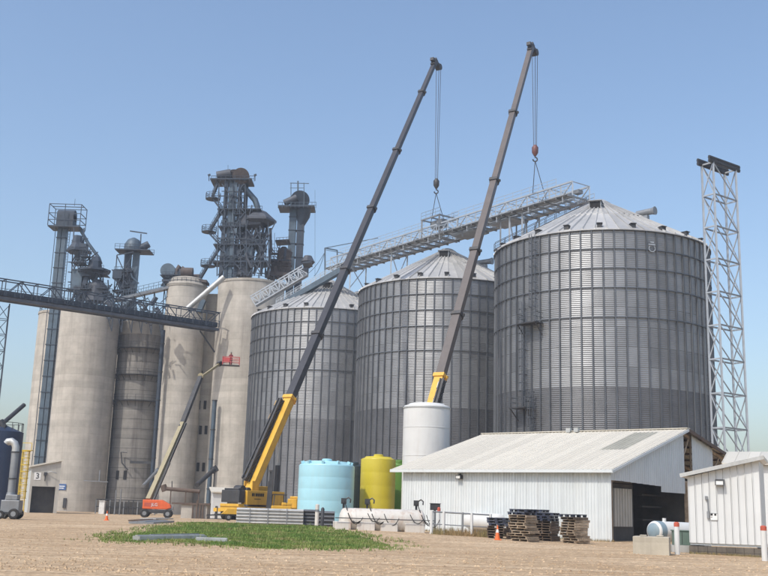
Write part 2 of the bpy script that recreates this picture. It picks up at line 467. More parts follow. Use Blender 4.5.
def roof_sector(r0, r1, lift):
    mb = MB(); h = PI / NR; sl_ = (APEX - EAVE) / (BR + .3 - .0)
    def P(r, a, dz=0.0): return (r * math.cos(a), r * math.sin(a), EAVE + (BR + .3 - r) * sl_ + lift + dz)
    e0 = .09 / r0; e1 = .09 / r1
    vs = [P(r0, -h), P(r1, -h), P(r0, -h, .2), P(r1, -h, .2), P(r0, -h + e0, .2), P(r1, -h + e1, .2),
          P(r0, -h + 2 * e0), P(r1, -h + 2 * e1), P(r0, h), P(r1, h), P(r0, h, -.1), P(r0, -h, -.1)]
    return mb.add(vs, [(2, 0, 1, 3), (2, 3, 5, 4), (4, 5, 7, 6), (6, 7, 9, 8), (11, 10, 8, 6), (11, 6, 4, 2)])
roof_lo = make_data(roof_sector(BR + .3, 6.6, .0), 'roof_panel', 'roof_steel')
roof_hi = make_data(roof_sector(6.9, 1.1, .09), 'roof_panel', 'roof_steel')
def ring(r, z, h, w): return MB().lathe([(r, z), (r + w, z), (r + w, z + h), (r, z + h)], (0, 0, 0), 132)
ring_me = make_data(ring(BR + .08, 0, .11, .12), 'wind_ring', 'stiffener')
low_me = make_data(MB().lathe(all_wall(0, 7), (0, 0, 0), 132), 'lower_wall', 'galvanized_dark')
def vent_box():
    mb = MB(); r = BR - .6; sl_ = (APEX - EAVE) / (BR + .3); z = EAVE + .9 * sl_
    mb.box(r - .3, r + .3, -.3, .3, z - .25, z + .35).box(r - .4, r + .45, -.36, .36, z + .35, z + .42)
    return mb
vent_me = make_data(vent_box(), 'roof_vent', 'dark_steel')

BINS = [((28.4, 130.0), 'nearest steel grain bin, with a caged ladder and a platform on its wall'),
        ((9.9, 157.0), 'middle steel grain bin of three, behind the tall white tank'),
        ((-10.0, 182.5), 'farthest steel grain bin, beside the big pale concrete silo')]
bin_objs = []
for (bx, by), lab in BINS:
    z0 = hgt(bx, by)
    t = thing('grain_bin', lab, 'grain bin', (bx, by, z0), 'corrugated steel grain bins in a row')
    bin_objs.append(t); face = math.atan2(-by, -bx); f0 = round(face / (2 * PI / NS))
    for r_ in range(7, ROWS):
        for k in range(-16, 17):
            link('wall_panel', panel_me, t, (0, 0, r_ * RH), (f0 + k) * 2 * PI / NS)
    rear = MB().lathe(all_wall(7, ROWS), (bx, by, z0), 66, (f0 + 16.5) * 2 * PI / NS, (f0 - 16.5 + NS) * 2 * PI / NS)
    rear.build('rear_wall', 'galvanized', t, 'stuff')
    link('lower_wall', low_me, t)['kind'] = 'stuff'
    MB().lathe([(BR + .5, -.6), (BR + .5, .35), (BR - .1, .35)], (bx, by, z0), 96).build('foundation_ring', 'concrete_block', t)
    for k in range(-18, 19):
        link('stiffener', stiff_me, t, (0, 0, 0), (f0 + k + .5) * 2 * PI / NS)
    for r_ in (15, 14, 13, 12, 10.5):
        link('wind_ring', ring_me, t, (0, 0, r_ * RH - (.17 if r_ == 15 else .08)))
    for k in range(NR):
        link('roof_panel', roof_lo, t, (0, 0, 0), k * 2 * PI / NR)
        link('roof_panel', roof_hi, t, (0, 0, 0), k * 2 * PI / NR)
    MB().lathe([(1.5, APEX - .85), (1.5, APEX - .45), (.9, APEX - .05), (.35, APEX + .12), (0.001, APEX + .12)], (bx, by, z0), 32).build('peak_cap', 'roof_steel', t)
    for k in range(-4, 5):
        link('roof_vent', vent_me, t, (0, 0, 0), face + k * .30)
    # hatch near the peak, on the side that faces the yard
    fr = Frame((bx, by, z0), face - .12); sl_ = (APEX - EAVE) / (BR + .3)
    rr = 4.0; zz = EAVE + (BR + .3 - rr) * sl_
    h_ = MB().box(rr - 1.1, rr + .45, -.78, .78, zz - .3, zz + .85, fr).box(rr - 1.2, rr + .7, -.9, .9, zz + .85, zz + .95, fr).build('roof_hatch', 'grey_steel', t)
    MB().box(rr + .455, rr + .47, -.66, .66, zz - .1, zz + .78, fr).build('hatch_opening', 'hole', h_)
    # exhaust fan on the right-hand slope
    fr = Frame((bx, by, z0), face + 1.02); rr = 6.5; zz = EAVE + (BR + .3 - rr) * sl_
    MB().tube([fr(rr - .9, 0, zz + .7), fr(rr + 1.2, 0, zz + .75)], [.42, .42], 14).tube([fr(rr + 1.2, 0, zz + .75), fr(rr + 1.7, 0, zz + .75)], [.42, .55], 14).box(rr - .5, rr + .7, -.3, .3, zz - .2, zz + .3, fr).build('roof_fan', 'grey_steel', t)

# ladders, cages and platforms on the nearest bin
t = bin_objs[0]; bx, by = BINS[0][0]; z0 = hgt(bx, by)
def bin_frame(px, py):
    """frame on the bin wall where the photo shows (px,py): x outward"""
    best = None
    for k in range(400):
        a = PI + k * PI / 400; q = Vector((bx + BR * math.cos(a), by + BR * math.sin(a), 0))
        pt = at(px, py, q.y)
        e = abs(pt.x - q.x)
        if best is None or e < best[0]: best = (e, a, pt.z)
    return Frame((bx, by, 0), best[1]), best[2]
def ladder(px, py_top, py_bot, cage=True):
    fr, zt = bin_frame(px, py_top); _, zb = bin_frame(px, py_bot)
    mb = MB(); r = BR + .45
    for s in (-.28, .28): mb.bar(fr(r, s, zb), fr(r, s, zt), .08)
    z = zb
    while z < zt: mb.bar(fr(r, -.28, z), fr(r, .28, z), .045); z += .45
    for k in range(int((zt - zb) / 3)): mb.bar(fr(BR, 0, zb + 3 * k + 1), fr(r, 0, zb + 3 * k + 1), .08)
    lo = mb.build('ladder', 'stiffener', t)
    if cage:
        mb = MB(); z = zb + 2
        while z < zt:
            pts = [fr(r + .42 - .42 * math.cos(q), .45 * math.sin(q), z) for q in [PI * .12 * i - PI * .0 for i in range(-7, 8)] if True]
            pts = [fr(r + .8 * math.cos(q), .42 * math.sin(q), z) for q in [-PI / 2 + PI * i / 8 for i in range(9)]]
            for a_, b_ in zip(pts, pts[1:]): mb.bar(a_, b_, .05, .07)
            z += 1.0
        for q in (-1.1, -.5, 0, .5, 1.1):
            mb.bar(fr(r + .8 * math.cos(q), .42 * math.sin(q), zb + 2), fr(r + .8 * math.cos(q), .42 * math.sin(q), zt), .05)
        mb.build('safety_cage', 'stiffener', lo)
    return fr, zt, zb
ladder(536, 236, 324); ladder(526, 302, 408); ladder(534, 392, 452)
def platform(px, py, w):
    fr, z = bin_frame(px, py); mb = MB(); r = BR + .1
    mb.box(r, r + 1.5, -w / 2, w / 2, z - .14, z, fr)
    for s in (-w / 2 + .1, w / 2 - .1): mb.bar(fr(r, s, z - 1.5), fr(r + 1.4, s, z - .1), .1)
    p = mb.build('platform', 'dark_steel', t)
    mb = MB()
    for s in (-w / 2, 0, w / 2): mb.bar(fr(r + 1.45, s, z), fr(r + 1.45, s, z + 1.15), .06)
    for zz in (.6, 1.15):
        mb.bar(fr(r + 1.45, -w / 2, z + zz), fr(r + 1.45, w / 2, z + zz), .06)
        for s in (-w / 2, w / 2): mb.bar(fr(r, s, z + zz), fr(r + 1.45, s, z + zz), .06)
    mb.build('handrail', 'stiffener', p)
platform(534, 324, 2.9); platform(526, 408, 2.6)
# stair with rails running up the left slope of the roof
fr = Frame((bx, by, z0), math.atan2(-by, -bx) - 1.32); sl_ = (APEX - EAVE) / (BR + .3)
mb = MB()
def RP(r, s, dz): return fr(r, s, EAVE + (BR + .3 - r) * sl_ + dz)
for s in (-.45, .45):
    mb.bar(RP(14, s, .35), RP(1.5, s, .35), .12, .25); mb.bar(RP(14, s, 1.3), RP(1.5, s, 1.3), .07); mb.bar(RP(14, s, .85), RP(1.5, s, .85), .05)
    for k in range(10): mb.bar(RP(14 - k * 1.35, s, .3), RP(14 - k * 1.35, s, 1.3), .07)
for k in range(34): mb.bar(RP(14 - k * .37, -.45, .38), RP(14 - k * .37, .45, .38), .2, .05)
mb.build('roof_stair', 'stiffener', t)
# the maker's round mark on the upper wall, light grey
fr, zc = bin_frame(651, 246)
mb = MB(); fr2 = lambda y, z: fr(BR + .20, y, z)
def arc(cy, cz, ry, rz, a0, a1, n=10):
    pts = [fr2(cy + ry * math.cos(a0 + (a1 - a0) * i / n), cz + rz * math.sin(a0 + (a1 - a0) * i / n)) for i in range(n + 1)]
    for p, q in zip(pts, pts[1:]): mb.bar(p, q, .05, .1)
arc(0, zc - .35, .42, .38, PI * .75, PI * 2.25); mb.bar(fr2(-.42, zc + .12), fr2(.42, zc + .12), .06, .14); mb.bar(fr2(-.2, zc + .42), fr2(.25, zc + .42), .06, .14)
mb.build('maker_mark', 'galvanized_truss', t)

# ================================================================ CONCRETE SILOS
def silo(name, label, x, y, r, ztop, mat, group='concrete silos', rail=True, slab=True):
    z0 = hgt(x, y)
    t = thing(name, label, 'silo', (x, y, z0), group)
    MB().lathe([(r, z0 - .6), (r, ztop), (r - .3, ztop)], (x, y, 0), 72).build('wall', mat, t)
    MB().lathe([(r + (.12 if slab else -.05), ztop - .35), (r + (.12 if slab else -.05), ztop + .12), (0.01, ztop + .2)], (x, y, 0), 72).build('top_slab', 'concrete_grey', t)
    if rail:
        mb = MB(); n = 26
        ps = [Vector((x + (r - .1) * math.cos(2 * PI * k / n), y + (r - .1) * math.sin(2 * PI * k / n), ztop + .1)) for k in range(n)]
        for k in range(n):
            a_, b_ = ps[k], ps[(k + 1) % n]
            mb.bar(a_, a_ + Vector((0, 0, 1.1)), .07)
            for h in (.6, 1.1): mb.bar(a_ + Vector((0, 0, h)), b_ + Vector((0, 0, h)), .06)
        mb.build('handrail', 'tower_steel', t)
    return t
zA = at(43, 311, 208).z; zB = at(88, 306, 195).z; zC = at(140, 321, 200.5).z; zD = at(185, 283, 196.5).z; zE = at(250, 279, 193.5).z
CX, CY, CR = -48.9, 205.0, 4.7
sA = silo('concrete_silo', 'leftmost concrete silo, partly hidden by the tall blue-grey elevator leg', -67.2, 212, 5.5, zA, 'concrete')
sB = silo('concrete_silo', 'wide concrete silo right behind the drive-through marked 3', -58.5, 200, 5.75, zB, 'concrete')
sC = silo('banded_silo', 'slim weathered grey silo with ring walkways and dark staves', CX, CY, CR, zC, 'concrete_stave', rail=False)
sD = silo('concrete_silo', 'pale concrete silo behind the raised orange boom lift', -39.7, 200.5, 4.0, zD, 'concrete')
sE = silo('concrete_silo', 'largest pale concrete silo under the tall elevator tower', -26.6, 199.5, 6.6, zE, 'concrete')
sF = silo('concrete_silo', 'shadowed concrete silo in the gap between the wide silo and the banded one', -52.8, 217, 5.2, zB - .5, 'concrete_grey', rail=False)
# flat stair strip between the two pale silos, with slit windows
p = at(206, 300, 203); zt = at(206, 296, 203).z
t = thing('stair_tower', 'narrow flat concrete tower with paired slit windows between two pale silos', 'tower', (p.x, 203.5, hgt(p.x, 203.5)))
MB().box(p.x - 2.4, p.x + 3.6, 202.2, 206, -1.5, zt).build('wall', 'concrete_grey', t)
MB().box(p.x - 2.5, p.x + 3.7, 202.0, 206.1, zt, zt + .3).build('roof_slab', 'concrete_grey', t)
for (qx, qy) in ((199, 405), (205, 405), (200.5, 430), (206, 430), (198, 467), (203.5, 467), (201, 375)):
    w = at(qx, qy, 202.2)
    MB().box(w.x - .28, w.x + .28, 202.14, 202.19, w.z - .85, w.z + .85).build('window', 'hole', t)
# fittings of the silos
t = sC
for py in (347, 374, 400):                       # ring walkways
    zc = at(138, py, 200).z
    w = MB().lathe([(CR - .05, zc - .12), (CR + 1.05, zc - .12), (CR + 1.05, zc), (CR - .05, zc)], (CX, CY, 0), 48).build('ring_walkway', 'dark_steel', t)
    mb = MB(); n = 22
    ps = [Vector((CX + (CR + 1.0) * math.cos(2 * PI * k / n), CY + (CR + 1.0) * math.sin(2 * PI * k / n), zc)) for k in range(n)]
    for k in range(n):
        mb.bar(ps[k], ps[k] + Vector((0, 0, 1.1)), .06)
        for h in (.55, 1.1): mb.bar(ps[k] + Vector((0, 0, h)), ps[(k + 1) % n] + Vector((0, 0, h)), .05)
        mb.bar(ps[k] + Vector((0, 0, -.1)), Vector((CX + CR * math.cos(2 * PI * k / n), CY + CR * math.sin(2 * PI * k / n), zc - 1.1)), .08)
    mb.build('handrail', 'dark_steel', w)
z = 2.0
hoop = MB()
while z < zC - 1:
    hoop.lathe([(CR, z), (CR + .025, z), (CR + .025, z + .05), (CR, z + .05)], (CX, CY, 0), 60); z += 1.9
hoop.build('hoops', 'dark_steel', t, 'stuff')
MB().lathe([(CR + .02, zC - 2.6), (CR + .1, zC - 2.6), (CR + .1, zC - .4), (CR + .02, zC - .4)], (CX, CY, 0), 60).build('top_collar', 'concrete_grey', t)
for (qx, qy) in ((117.5, 475), (125.5, 475)):
    w = at(qx, qy, 200.6)
    fr = Frame((CX, CY, 0), math.atan2(200.6 - CY, w.x - CX))
    MB().box(CR + .01, CR + .1, -.3, .3, w.z - .85, w.z + .85, fr).build('window', 'hole', t)
MB().bar(at(130, 462, 199.6), at(158, 463, 199.6), .12, .5).tube([at(121, 452, 199.6), at(122, 463, 199.6), at(128, 470, 199.6)], .12, 6).tube([at(121, 452, 199.6), at(127, 452.5, 199.5)], .1, 6).build('bracket_platform', 'dark_steel', t)
# drive-through marked 3
d3 = Frame(at(27.6, 508, 166), R(22)); d3.o.z = 0
z0 = hgt(d3.o.x, d3.o.y)
t = thing('drive_through', 'small cream drive-through shed marked 3 with a dark doorway', 'shed', (d3.o.x, d3.o.y, z0))
W3 = 4.5; H0 = 6.35; H1 = 7.45; L3 = 7.5; z1 = z0 - .3
MB().box(0, .35, 0, .3, z1, 3.35, d3).box(W3 - .55, W3, 0, .3, z1, 3.35, d3).hexa([d3(0, 0, 3.35), d3(W3, 0, 3.35), d3(W3, .3, 3.35), d3(0, .3, 3.35), d3(0, 0, H0), d3(W3, 0, H1), d3(W3, .3, H1), d3(0, .3, H0)]).build('front_wall', 'door_panel', t)
MB().box(-.003, .25, .3, L3, z1, H0 - .02, d3).build('side_wall', 'white_siding', t)
MB().box(W3 - .25, W3 - .003, .3, L3, z1, H1 - .1, d3).box(.25, W3 - .25, L3 - .3, L3, z1, H0, d3).build('rear_walls', 'door_panel', t)
MB().hexa([d3(-.35, -.35, H0 - .05), d3(W3 + .3, -.35, H1 + .1), d3(W3 + .3, L3, H1 + .1), d3(-.35, L3, H0 - .05), d3(-.35, -.35, H0 + .2), d3(W3 + .3, -.35, H1 + .35), d3(W3 + .3, L3, H1 + .35), d3(-.35, L3, H0 + .2)]).build('roof', 'white_roof', t)
MB().box(.35, W3 - .55, 1.6, 1.7, z1, 3.35, d3).build('door', 'barn_dark', t)
s_ = MB().box(.5, 1.55, -.04, -.01, 4.35, 5.55, d3).build('number_sign', 'sign_white', t)
text_part('number', '3', 1.25, 'ink', s_, d3(1.02, -.06, 4.95), d3.x)
l_ = MB().box(1.95, 2.45, -.35, -.01, 5.1, 5.6, d3).bar(d3(2.2, -.2, 5.1), d3(2.2, -.2, 4.2), .14).build('wall_lamp', 'dark_steel', t)
MB().tube([d3(2.45, -.15, 5.55), d3(3.1, -.5, 5.75), d3(3.9, -.6, 5.5)], .06, 6).build('lamp_arm', 'grey_steel', l_)
for i in range(9): MB().box(-.03, -.006, .35 + i * .79, .40 + i * .79, z1, H0 - .1, d3).build('siding_rib', 'white_siding', t)
# blue sign, lamp arm and door on the wide silo
fr = Frame((-58.5, 200, 0), math.atan2(at(63.5, 487, 195).y - 200, at(63.5, 487, 195).x + 58.5)); w = at(63.5, 487, 195)
sg = MB().box(5.8, 5.86, -.85, .85, w.z - .55, w.z + .55, fr).build('blue_sign', 'sign_blue', sB)
MB().box(5.862, 5.87, -.6, .6, w.z + .05, w.z + .2, fr).box(5.862, 5.87, -.5, .45, w.z - .3, w.z - .15, fr).build('sign_lettering', 'sign_white', sg)
MB().bar(at(84, 480.5, 194), at(108, 482, 194), .35, .14).tube([at(99, 482, 194.2), at(100, 470, 194.4)], .1, 6).build('canopy_shelf', 'grey_steel', sB)
w = at(65, 503, 194.4); MB().box(w.x - .28, w.x + .28, 194.0, 194.8, w.z - .9, w.z + .9).build('wall_box', 'dark_steel', sB)

# ---------------------------------------------------------------- conveyor bridge across the silo fronts
def rail_line(mb, a, b, h=1.1, n=8, w=.07):
    a, b = Vector(a), Vector(b); up = Vector((0, 0, 1))
    for i in range(n + 1): p = a.lerp(b, i / n); mb.bar(p, p + up * h, w)
    for k in (.5, 1.0): mb.bar(a + up * h * k, b + up * h * k, w)
    return mb
def truss_side(mb, a, b, h, n, w):
    a, b = Vector(a), Vector(b); up = Vector((0, 0, h))
    for i in range(n):
        p, q = a.lerp(b, i / n), a.lerp(b, (i + 1) / n)
        mb.bar(p, p + up, w)
        if i % 2: mb.bar(p, q + up, w)
        else: mb.bar(p + up, q, w)
    mb.bar(b, b + up, w)
    return mb
b0 = at(-14, 296, 166); b1 = at(216, 331, 192.6); zb = (b0.z + b1.z) / 2; b0.z = b1.z = zb
dirb = (b1 - b0).normalized(); sid = Vector((dirb.y, -dirb.x, 0))
t = thing('conveyor_bridge', 'long dark steel conveyor bridge crossing in front of the concrete silos', 'conveyor bridge', (b0.x, b0.y, zb))
for s in (-1, 1):
    barobj('bottom_chord', t, b0 + sid * s * .95, b1 + sid * s * .95, .5, .5, 'bridge_steel')
    barobj('top_chord', t, b0 + sid * s * .95 + Vector((0, 0, 3.3)), b1 + sid * s * .95 + Vector((0, 0, 3.3)), .18, .18, 'tower_steel')
    truss_side(MB(), b0 + sid * s * .95 + Vector((0, 0, .4)), b1 + sid * s * .95 + Vector((0, 0, .4)), 2.9, 16, .13).build('web_braces', 'tower_steel', t, 'stuff')
    rail_line(MB(), b0 + sid * s * 1.2 + Vector((0, 0, .5)), b1 + sid * s * 1.2 + Vector((0, 0, .5)), 1.1, 30).build('handrail', 'tower_steel', t, 'stuff')
MB().bar(b0 + Vector((0, 0, -.1)), b1 + Vector((0, 0, -.1)), 1.8, .12).build('deck', 'bridge_steel', t)
MB().bar(b0 + Vector((0, 0, 1.0)), b1 + Vector((0, 0, 1.0)), 1.0, .9).build('conveyor_trough', 'tower_steel', t)
mb = MB()
for i in range(17):
    p = b0.lerp(b1, i / 16) + Vector((0, 0, 3.3)); mb.bar(p - sid * 1.3, p + sid * 1.3, .13)
mb.build('roof_ties', 'tower_steel', t, 'stuff')
mb = MB()
mb.bar(at(200, 331, 191.5), at(214.5, 352, 195.5), .2)
mb.build('knee_brace', 'bridge_steel', t)
# lattice mast that carries its left end
def lattice(mb, c, wx, wy, z0_, z1_, n, w, fr, wtop=None):
    wtop = wtop or 1.0
    def P(i, k):
        s = 1 + (wtop - 1) * k / n; z = z0_ + (z1_ - z0_) * k / n
        return fr(c[0] + (wx / 2 if i in (1, 2) else -wx / 2) * s, c[1] + (wy / 2 if i > 1 else -wy / 2) * s, z)
    for k in range(n):
        for i in range(4):
            j = (i + 1) % 4
            mb.bar(P(i, k), P(j, k), w)
            if k % 2: mb.bar(P(i, k), P(j, k + 1), w)
            else: mb.bar(P(j, k), P(i, k + 1), w)
    return P
p = at(4, 300, 170); zt = zb - .4; fr = Frame((p.x, 170, 0), R(22))
t = thing('lattice_mast', 'slender lattice mast under the left end of the conveyor bridge', 'mast', (p.x, 170, hgt(p.x, 170)))
mb = MB(); P = lattice(mb, (0, 0), 1.9, 1.9, hgt(p.x, 170), zt, 13, .1, fr); mb.build('braces', 'tower_steel', t, 'stuff')
for i in range(4): barobj('leg', t, P(i, 0), P(i, 13), .17, .17, 'tower_steel')

# ---------------------------------------------------------------- elevator leg and its head (far left)
YT = 204
def head_drum(mb, c, r, w, axis=Vector((1, 0, 0))):
    c = Vector(c); mb.tube([c - axis * w / 2, c + axis * w / 2], r, 18)
t = thing('bucket_elevator', 'tall twin-trunk bucket elevator with an open cage on top, leftmost', 'grain elevator', (at(40, 505, YT).x, YT, -.8))
ptop = at(66, 228, YT); xb = at(50, 360, YT).x
for dx, nm in ((-.55, 0), (.45, 1)):
    MB().box(xb + dx - .42, xb + dx + .42, YT - .5, YT + .5, -1.2, ptop.z).build('trunk', 'tower_light', t)
mb = MB(); z = 3.0
while z < ptop.z:
    mb.box(xb - 1.1, xb + 1.0, YT - .6, YT + .6, z, z + .16); z += 3.2
mb.build('trunk_flanges', 'tower_steel', t, 'stuff')
mb = MB()
for dx in (1.35, 1.75, -1.3): mb.bar((xb + dx, YT - .7, 0), (xb + dx, YT - .7, ptop.z), .11)
z = 1.0
while z < ptop.z: mb.bar((xb + 1.35, YT - .7, z), (xb + 1.75, YT - .7, z), .06); z += .6
mb.build('ladder', 'tower_steel', t, 'stuff')
zc0 = at(70, 228, YT).z; zc1 = at(70, 206, YT).z
MB().box(xb - 2.6, xb + 4.0, YT - 2, YT + 2, zc0 - .25, zc0).build('head_platform', 'tower_steel', t)
MB().box(xb - 1.2, xb + 2.3, YT - 1.2, YT + 1.2, zc0, zc0 + 2.6).tube([(xb - 1.2, YT, zc0 + 2.6), (xb + 2.3, YT, zc0 + 2.6)], 1.2, 14).build('head_house', 'tower_steel', t)
mb = MB(); cfr = Frame((xb + .7, YT, 0), 0)
for k, zz in enumerate((zc0 + 1.2, zc0 + 2.6, zc1 - .2)):
    for a_, b_ in (((-3.3, -2), (3.3, -2)), ((3.3, -2), (3.3, 2)), ((3.3, 2), (-3.3, 2)), ((-3.3, 2), (-3.3, -2))):
        mb.bar(cfr(*a_, zz), cfr(*b_, zz), .12)
mb.bar(cfr(-3.3, 0, zc1 - .2), cfr(3.3, 0, zc1 - .2), .14)
for a_ in ((-3.3, -2), (0, -2), (3.3, -2), (3.3, 2), (-3.3, 2)): mb.bar(cfr(*a_, zc0), cfr(*a_, zc1 - .2), .13)
mb.bar(cfr(1.2, 0, zc1), cfr(1.2, 0, zc1 + 1.6), .06)
mb.build('cage', 'tower_steel', t)
MB().tube([at(80, 229, YT), at(88, 243, YT), at(99, 258, YT), at(101, 264, YT)], .34, 10).build('spout', 'tower_light', t)
# the distributor stack on the wide silo
t = thing('distributor_tower', 'cluster of dark hoppers, platforms and spouts on top of the wide silo', 'distributor', (at(88, 300, 198).x, 198, zB))
mb = MB()
YD = 199
def cone(mb, px, py0, py1, r0, r1, Y=YD, n=8):
    p = at(px, py0, Y); q = at(px, py1, Y); mb.tube([(p.x, Y, p.z), (p.x, Y, q.z)], [r0, r1], n)
def clutter(par, x0, x1, y0, y1, Y0, Y1, n, seed, mats=('tower_steel', 'tower_light', 'bridge_steel')):
    """small steel of a crowded elevator head: short decks with rails, ladders, pipes and struts"""
    rg = random.Random(seed)
    mb = MB()
    for k in range(n * 3):
        px, py, Y = rg.uniform(x0, x1), rg.uniform(y0, y1), rg.uniform(Y0, Y1)
        c_ = rg.random(); L_ = rg.uniform(5, 13)
        if c_ < .4: e = (px + rg.uniform(-.6, .6), py + L_)
        elif c_ < .65: e = (px + L_, py + rg.uniform(-.4, .4))
        else: e = (px + rg.choice((-1, 1)) * L_ * .6, py + L_ * .8)
        e = (min(max(e[0], x0), x1), min(max(e[1], y0), y1 + 4))
        mb.bar(at(px, py, Y), at(e[0], e[1], Y), rg.uniform(.1, .2))
    mb.build('small_steel', mats[0], par, 'stuff')
    for k in range(n // 3):
        px, py, Y = rg.uniform(x0, x1 - 6), rg.uniform(y0 + 4, y1), rg.uniform(Y0, Y1); w = rg.uniform(6, 11)
        a_, b_ = at(px, py, Y), at(min(px + w, x1 + 2), py, Y)
        d_ = MB().bar(a_, b_, rg.uniform(1.2, 2.2), .1).build('deck', mats[0], par)
        rail_line(MB(), a_ + Vector((0, -.6, 0)), b_ + Vector((0, -.6, 0)), 1.1, 4, .08).build('deck_rail', mats[0], d_)
    for k in range(n // 4):
        px, py, Y = rg.uniform(x0 + 2, x1 - 2), rg.uniform(y0, y1 - 6), rg.uniform(Y0, Y1)
        p = at(px, py, Y); s_ = rg.uniform(.5, 1.0)
        MB().box(p.x - s_, p.x + s_, Y - s_, Y + s_, p.z - s_ * 1.2, p.z + s_ * .6).bar((p.x, Y, p.z - s_ * 1.2), (p.x + rg.uniform(-1, 1), Y, p.z - s_ * 3.2), s_ * .9, s_ * .9).build('gear_box', rg.choice(mats), par)
    for k in range(n // 4):
        px, py, Y = rg.uniform(x0 + 2, x1 - 2), rg.uniform(y0, y1 - 10), rg.uniform(Y0, Y1)
        p, q = at(px, py, Y), at(px + rg.uniform(-8, 8), py + rg.uniform(8, 16), Y)
        MB().tube([p, p.lerp(q, .2) + Vector((0, 0, -.5)), q], rg.uniform(.16, .3), 8).build('pipe', rg.choice(mats), par)
def hop(name, pieces, mat, par):
    mb = MB()
    for a_ in pieces: cone(mb, *a_)
    return mb.build(name, mat, par)
hop('hopper', [(78, 236, 243, .9, 1.2), (78, 243, 250, 1.2, 2.0), (78, 250, 252, 2.3, 2.3), (80, 252, 262, 1.4, .5)], 'tower_steel', t)
hop('hopper', [(96, 257, 262, .7, 1.3), (95, 262, 270, 1.3, 1.5), (95, 270, 272, 3.2, 3.2), (92, 272, 279, 2.6, .7)], 'tower_steel', t)
hop('hopper', [(98, 280, 287, .8, 2.0), (98, 287, 302, 2.0, 2.3)], 'bridge_steel', t)
MB().box(at(74, 270, YD).x, at(84, 270, YD).x, YD - 1, YD + 1, at(78, 290, YD).z, at(78, 270, YD).z).build('scale_bin', 'tower_light', t)
mb = MB(); p = at(79, 290, YD); mb.tube([p, at(80, 302, YD)], [.9, .25], 10); mb.build('scale_spout', 'tower_light', t)
mb = MB(); L_ = lambda a_, b_, w=.16: mb.bar(at(a_[0], a_[1], YD + .5), at(b_[0], b_[1], YD + .5), w)
for a_, b_ in (((74, 228), (70, 305)), ((84, 228), (82, 305)), ((90, 250), (89, 305)), ((103, 268), (103, 305)), ((70, 252), (92, 252)), ((68, 272), (108, 276)), ((76, 272), (92, 300)), ((88, 272), (76, 300)), ((92, 262), (103, 300)), ((104, 272), (90, 300)), ((70, 290), (110, 292)), ((82, 240), (92, 268)), ((85, 262), (98, 252)), ((72, 240), (84, 262)), ((84, 240), (72, 262)), ((71, 262), (83, 284)), ((83, 262), (71, 284)), ((71, 284), (82, 304)), ((108, 280), (109, 305)), ((97, 272), (110, 300)), ((112, 284), (98, 304)), ((86, 272), (86, 304)), ((68, 262), (88, 263)), ((68, 282), (90, 283))): L_(a_, b_, .2)
mb.build('frame', 'tower_steel', t, 'stuff')
mb = MB()
for a_, b_ in (((68, 252), (90, 252)), ((80, 272), (108, 276)), ((68, 290), (112, 294)), ((74, 264), (86, 264))):
    for dY in (-1.8, 1.8): rail_line(mb, at(*a_, YD + dY), at(*b_, YD + dY), 1.1, 6)
    pa, pb = at(*a_, YD), at(*b_, YD); mb.bar(pa, pb, 3.6, .12)
mb.build('walkways', 'tower_steel', t, 'stuff')
clutter(t, 73, 88, 238, 268, 197.6, 200, 10, 3); clutter(t, 84, 104, 264, 284, 197.6, 200, 9, 4); clutter(t, 72, 110, 284, 303, 197.2, 200.5, 16, 5)
# second leg with a beam jib on top
YT = 204
t = thing('bucket_elevator', 'shorter twin elevator leg with a swing beam on its domed head', 'grain elevator', (at(134, 300, YT).x, YT, zB))
p = at(133, 253, YT)
for dx in (-.9, .75): MB().box(p.x + dx - .6, p.x + dx + .6, YT - .6, YT + .6, zB - 8, p.z).build('trunk', 'tower_light' if dx > 0 else 'tower_steel', t)
q = at(133, 250, YT)
MB().box(q.x - 3.2, q.x + 3.9, YT - 2.2, YT + 2.2, q.z - .5, q.z - .3).build('head_platform', 'tower_steel', t)
MB().tube([(q.x, YT, q.z - .3), (q.x, YT, q.z + 1.1), (q.x, YT, q.z + 2.1), (q.x, YT, q.z + 2.6)], [1.9, 1.8, 1.2, .3], 16).build('head_dome', 'tower_light', t)
MB().tube([at(138, 250, YT), at(149, 244, YT)], [.9, .7], 10).build('discharge', 'tower_steel', t)
mb = MB(); rail_line(mb, (q.x - 3.2, YT - 2.2, q.z - .3), (q.x + 3.9, YT - 2.2, q.z - .3), 1.0, 7); rail_line(mb, (q.x - 3.2, YT + 2.2, q.z - .3), (q.x + 3.9, YT + 2.2, q.z - .3), 1.0, 7); mb.build('handrail', 'tower_steel', t)
mb = MB(); mb.bar(at(140.5, 246, YT), at(141, 234, YT), .2); mb.bar(at(130, 231, YT), at(147, 233.5, YT), .22); mb.build('swing_beam', 'tower_steel', t)
t2 = thing('distributor_stand', 'open dark braced frame with platforms left of the shorter elevator leg', 'frame', (at(120, 300, YT).x, YT, zB))
mb = MB()
for Y in (YT - 2, YT + 2):
    for a_, b_ in (((117, 255), (113, 305)), ((125, 254), (122, 305)), ((117, 255), (134, 252)), ((115, 272), (132, 271)), ((117, 256), (124, 271)), ((124, 272), (113, 292)), ((115, 276), (124, 296)), ((132, 256), (124, 270)), ((113, 292), (132, 291))):
        mb.bar(at(*a_, Y), at(*b_, Y), .18)
mb.build('frame', 'tower_steel', t2, 'stuff')
hop('hopper', [(128, 269, 274, .7, 1.6, YT), (128, 274, 279, 1.6, 1.6, YT), (129, 279, 288, 1.5, .4, YT)], 'bridge_steel', t2)
for py in (272, 292):
    a_, b_ = at(114, py, YT), at(134, py, YT); wk = MB().bar(a_, b_, 4.0, .12).build('walkway', 'tower_steel', t2)
    rail_line(MB(), at(114, py, YT - 2), at(134, py, YT - 2), 1.1, 6).build('handrail', 'tower_steel', wk)
clutter(t2, 116, 134, 268, 302, 201.5, 205, 12, 9)
